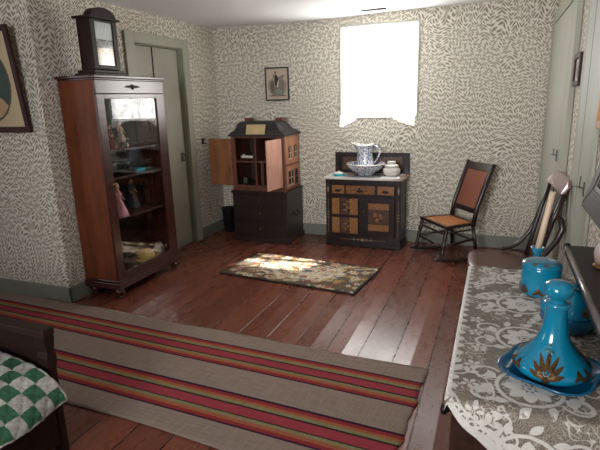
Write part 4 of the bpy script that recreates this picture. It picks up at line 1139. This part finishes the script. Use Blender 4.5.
# candlestick and candle
cl = (3.196,-3.352,ZC)
t = thing('blue_candlestick', 'blue glass candlestick holding the ivory candle behind the blue jar', 'candlestick', cl)
obj('stick_body', MB().lathe([(.036,0),(.038,.004),(.030,.010),(.012,.022),(.010,.045),(.016,.058),(.011,.066),(.013,.082),(.0215,.100),(.0225,.103),(.016,.1025),(.014,.090),(.001,.089)], 32), M['blue'], t)
m = MB(); tip = Vector((3.226,-3.352,1.183)); b_ = Vector((cl[0], cl[1], ZC+.091))
m.tube([b_, b_.lerp(tip, .5), tip], [.0105,.0100,.0095], 16)
cn = thing('candle', 'tall leaning ivory candle standing in the blue candlestick', 'candle', (0,0,0))
obj('wax', m, M['candle'], cn); obj('wick', MB().tube([tip, tip+Vector((.001,0,.012))], .0012, 6), M['dark'], cn)

# vase on the raised shelf
t = thing('glass_vase', 'small pink glass vase with gilt foot on the raised bureau shelf', 'vase', (3.343,-3.645,DZ1))
obj('vase_body', MB().lathe([(.022,.008),(.030,.018),(.033,.040),(.029,.060),(.017,.074),(.014,.090),(.020,.108),(.017,.108),(.012,.090)], 32), M['vase'], t)
obj('vase_foot', MB().lathe([(.030,0),(.032,.003),(.028,.008),(.022,.010)], 32), M['brass'], t)

# tilting mirror over the bureau
mr = thing('dresser_mirror', 'tilted mirror in silvery brown frame standing above the raised shelf', 'mirror', (0,0,0))
lean = radians(16)
def mf(y, h, d_):   # d_ = thickness towards the room
    return (3.305+sin(lean)*h-cos(lean)*d_, y, 1.163+cos(lean)*h+sin(lean)*d_)
my0, my1, mh, fwm = -4.12, -3.47, .46, .062
m = MB()
for poly in ([(my1,0),(my1-fwm,fwm),(my0+fwm,fwm),(my0,0)], [(my1,mh),(my1-fwm,mh-fwm),(my1-fwm,fwm),(my1,0)], [(my0,mh),(my0+fwm,mh-fwm),(my1-fwm,mh-fwm),(my1,mh)], [(my0,0),(my0+fwm,fwm),(my0+fwm,mh-fwm),(my0,mh)]):
    m.prism(poly, mf, -.008, .014)
fr = obj('mirror_frame', m, M['mirror_frame'], mr, bevel=.004)
m = MB()
i = fwm-.004; j = fwm+.012
for poly in ([(my1-i,i),(my1-j,j),(my0+j,j),(my0+i,i)], [(my1-i,mh-i),(my1-j,mh-j),(my1-j,j),(my1-i,i)], [(my0+i,mh-i),(my0+j,mh-j),(my1-j,mh-j),(my1-i,mh-i)], [(my0+i,i),(my0+j,j),(my0+j,mh-j),(my0+i,mh-i)]):
    m.prism(poly, mf, -.004, .011)
obj('inner_lip', m, M['mirror_in'], fr)
m = MB().prism([(my1-j,j),(my0+j,j),(my0+j,mh-j),(my1-j,mh-j)], mf, -.004, .003)
obj('mirror_glass', m, M['mirror'], mr)
for y in (my0+.12, my1-.12):
    obj('support_post', MB().tube([(3.40,y,DZ1),(3.395,y,1.12),mf(y,.16,-.012)], [.014,.012,.010]), M['deck'], mr)

# ------------------------------------------------------------------ bed with quilt
bd = thing('bed', 'dark wooden bed with plain footboard at lower left corner', 'bed', (0,0,0))
fy = -3.775
m = MB().box(.02, 1.352, fy-.030, fy+.030, .568, .606)
obj('footboard_rail', m, M['bed'], bd, bevel=.007)
obj('footboard_panel', MB().box(.06, 1.30, fy-.008, fy+.012, .22, .575), M['bed'], bd, bevel=.003)
ep = [(-.024,.568),(.028,.568),(.030,.55),(.022,.50),(.028,.47),(.026,.43),(.018,.41),(.018,.0),(-.018,0),(-.018,.41),(-.024,.43),(-.026,.47),(-.018,.50),(-.026,.55)]
for x in (1.285, .03):
    obj('foot_post', MB().prism(ep, lambda u, v, d_: (d_, fy+.003+u, v), x, x+.055), M['bed'], bd, bevel=.004)
for x in (1.31, .03): obj('side_rail', MB().box(x, x+.028, -5.72, fy-.02, .06, .37), M['bed'], bd, bevel=.003)  # rails made deeper so dark wood also covers the shadow under the bed
obj('headboard', MB().box(.02, 1.348, -5.77, -5.73, .2, .95), M['bed'], bd, bevel=.006)
for x in (1.285, .03): obj('head_post', MB().box(x, x+.055, -5.775, -5.725, 0, 1.0), M['bed'], bd, bevel=.006)
obj('bed_slat', MB().box(.058, 1.31, -5.7, fy-.03, .24, .262), M['bed'], bd)
mt = obj('mattress', MB().box(.062, 1.305, -5.70, fy-.035, .262, .43), M['linen'], bevel=.03)
tag(mt, 'white-sheeted mattress lying under the green and white quilt', 'mattress')
def quilt():
    m = MB(); R3 = random.Random(3); cell = .066
    prof = [(.10,.505),(.6,.505),(.9,.500),(1.08,.486),(1.20,.468),(1.30,.444),(1.37,.412),(1.42,.376),(1.445,.342),(1.452,.315)]
    cum = [0]
    for a_, b_ in zip(prof, prof[1:]): cum.append(cum[-1]+sqrt((a_[0]-b_[0])**2+(a_[1]-b_[1])**2))
    T = cum[-1]; Ly = 1.60
    def at(s):
        for k in range(len(prof)-1):
            if s <= cum[k+1]+1e-9:
                f = (s-cum[k])/(cum[k+1]-cum[k]); return (prof[k][0]+f*(prof[k+1][0]-prof[k][0]), prof[k][1]+f*(prof[k+1][1]-prof[k][1]))
        return prof[-1]
    def f(u, v):
        s = u*T; y = fy-.05-v*Ly; x, z = at(s)
        e = max(0, (s-1.15)/(T-1.15))
        x += e*(.012*sin(y*9)+.006*sin(y*23)); z += .006*sin(x*11+y*7)*(1-e)
        gx = abs(((s/cell+(v*Ly)/cell) % 1)-.5)*2; gy = abs(((s/cell-(v*Ly)/cell) % 1)-.5)*2   # diagonal quilting
        puff = .0055*min(1, gx*3)*min(1, gy*3)
        return (x+puff*e, y, z+puff)
    def c(u, v):
        i_ = int((T-u*T)/cell); j_ = int(v*Ly/cell)
        k = random.Random(i_*71+j_*13).uniform(.9,1.08)
        n = R3.uniform(.90,1.08)
        base = (52,92,66) if (i_+j_) % 2 == 0 else (178,175,166)
        if T-u*T < .010 or v*Ly < .010: base = (184,180,170)
        return lin(tuple(min(255, q*k*n) for q in base))
    m.grid(190, 190, f, c); return m
tag(obj('patchwork_quilt', quilt(), M['quilt'], solid=.010), 'green and white checked patchwork quilt draped over the bed', 'quilt')

# ------------------------------------------------------------------ light
w = bpy.data.worlds.new('sky'); SC.world = w; w.use_nodes = True
bg = w.node_tree.nodes['Background']; bg.inputs[0].default_value = (.80,.90,1,1); bg.inputs[1].default_value = 2.0
def sun(dirv, e, ang):
    l = bpy.data.lights.new('sun', 'SUN'); l.energy = e; l.angle = ang; l.color = (1,.95,.87)
    o = bpy.data.objects.new('sun', l); COL.objects.link(o); o.rotation_euler = Vector(dirv).to_track_quat('-Z', 'Y').to_euler()
sun((-.50,-.86,-1.36), 38, radians(1.5))
def area(loc, target, sx, sy, e, col, spread=180):
    l = bpy.data.lights.new('window_light', 'AREA'); l.shape = 'RECTANGLE'; l.size = sx; l.size_y = sy; l.energy = e; l.color = col; l.spread = radians(spread)
    o = bpy.data.objects.new('window_light', l); COL.objects.link(o); o.location = loc
    o.rotation_euler = (Vector(target)-Vector(loc)).to_track_quat('-Z', 'Y').to_euler()
area((2.0,-6.6,1.72), (2.3,0,1.75), 1.0, 1.0, 27, (.97,.98,1), 85)
area((-2.5,-4.6,1.5), (2,-4.0,1.0), 1.0, 1.2, 11, (.95,.97,1))
l = bpy.data.lights.new('added_bloom_lamp', 'POINT'); l.energy = 4.6; l.shadow_soft_size = .01; l.color = (1,.985,.97)  # added point lamp for bloom around the window, no real source there
o = bpy.data.objects.new('added_bloom_lamp', l); COL.objects.link(o); o.location = (1.90, -.30, 1.66)
SC.view_settings.view_transform = 'Standard'
SC.view_settings.exposure = .4
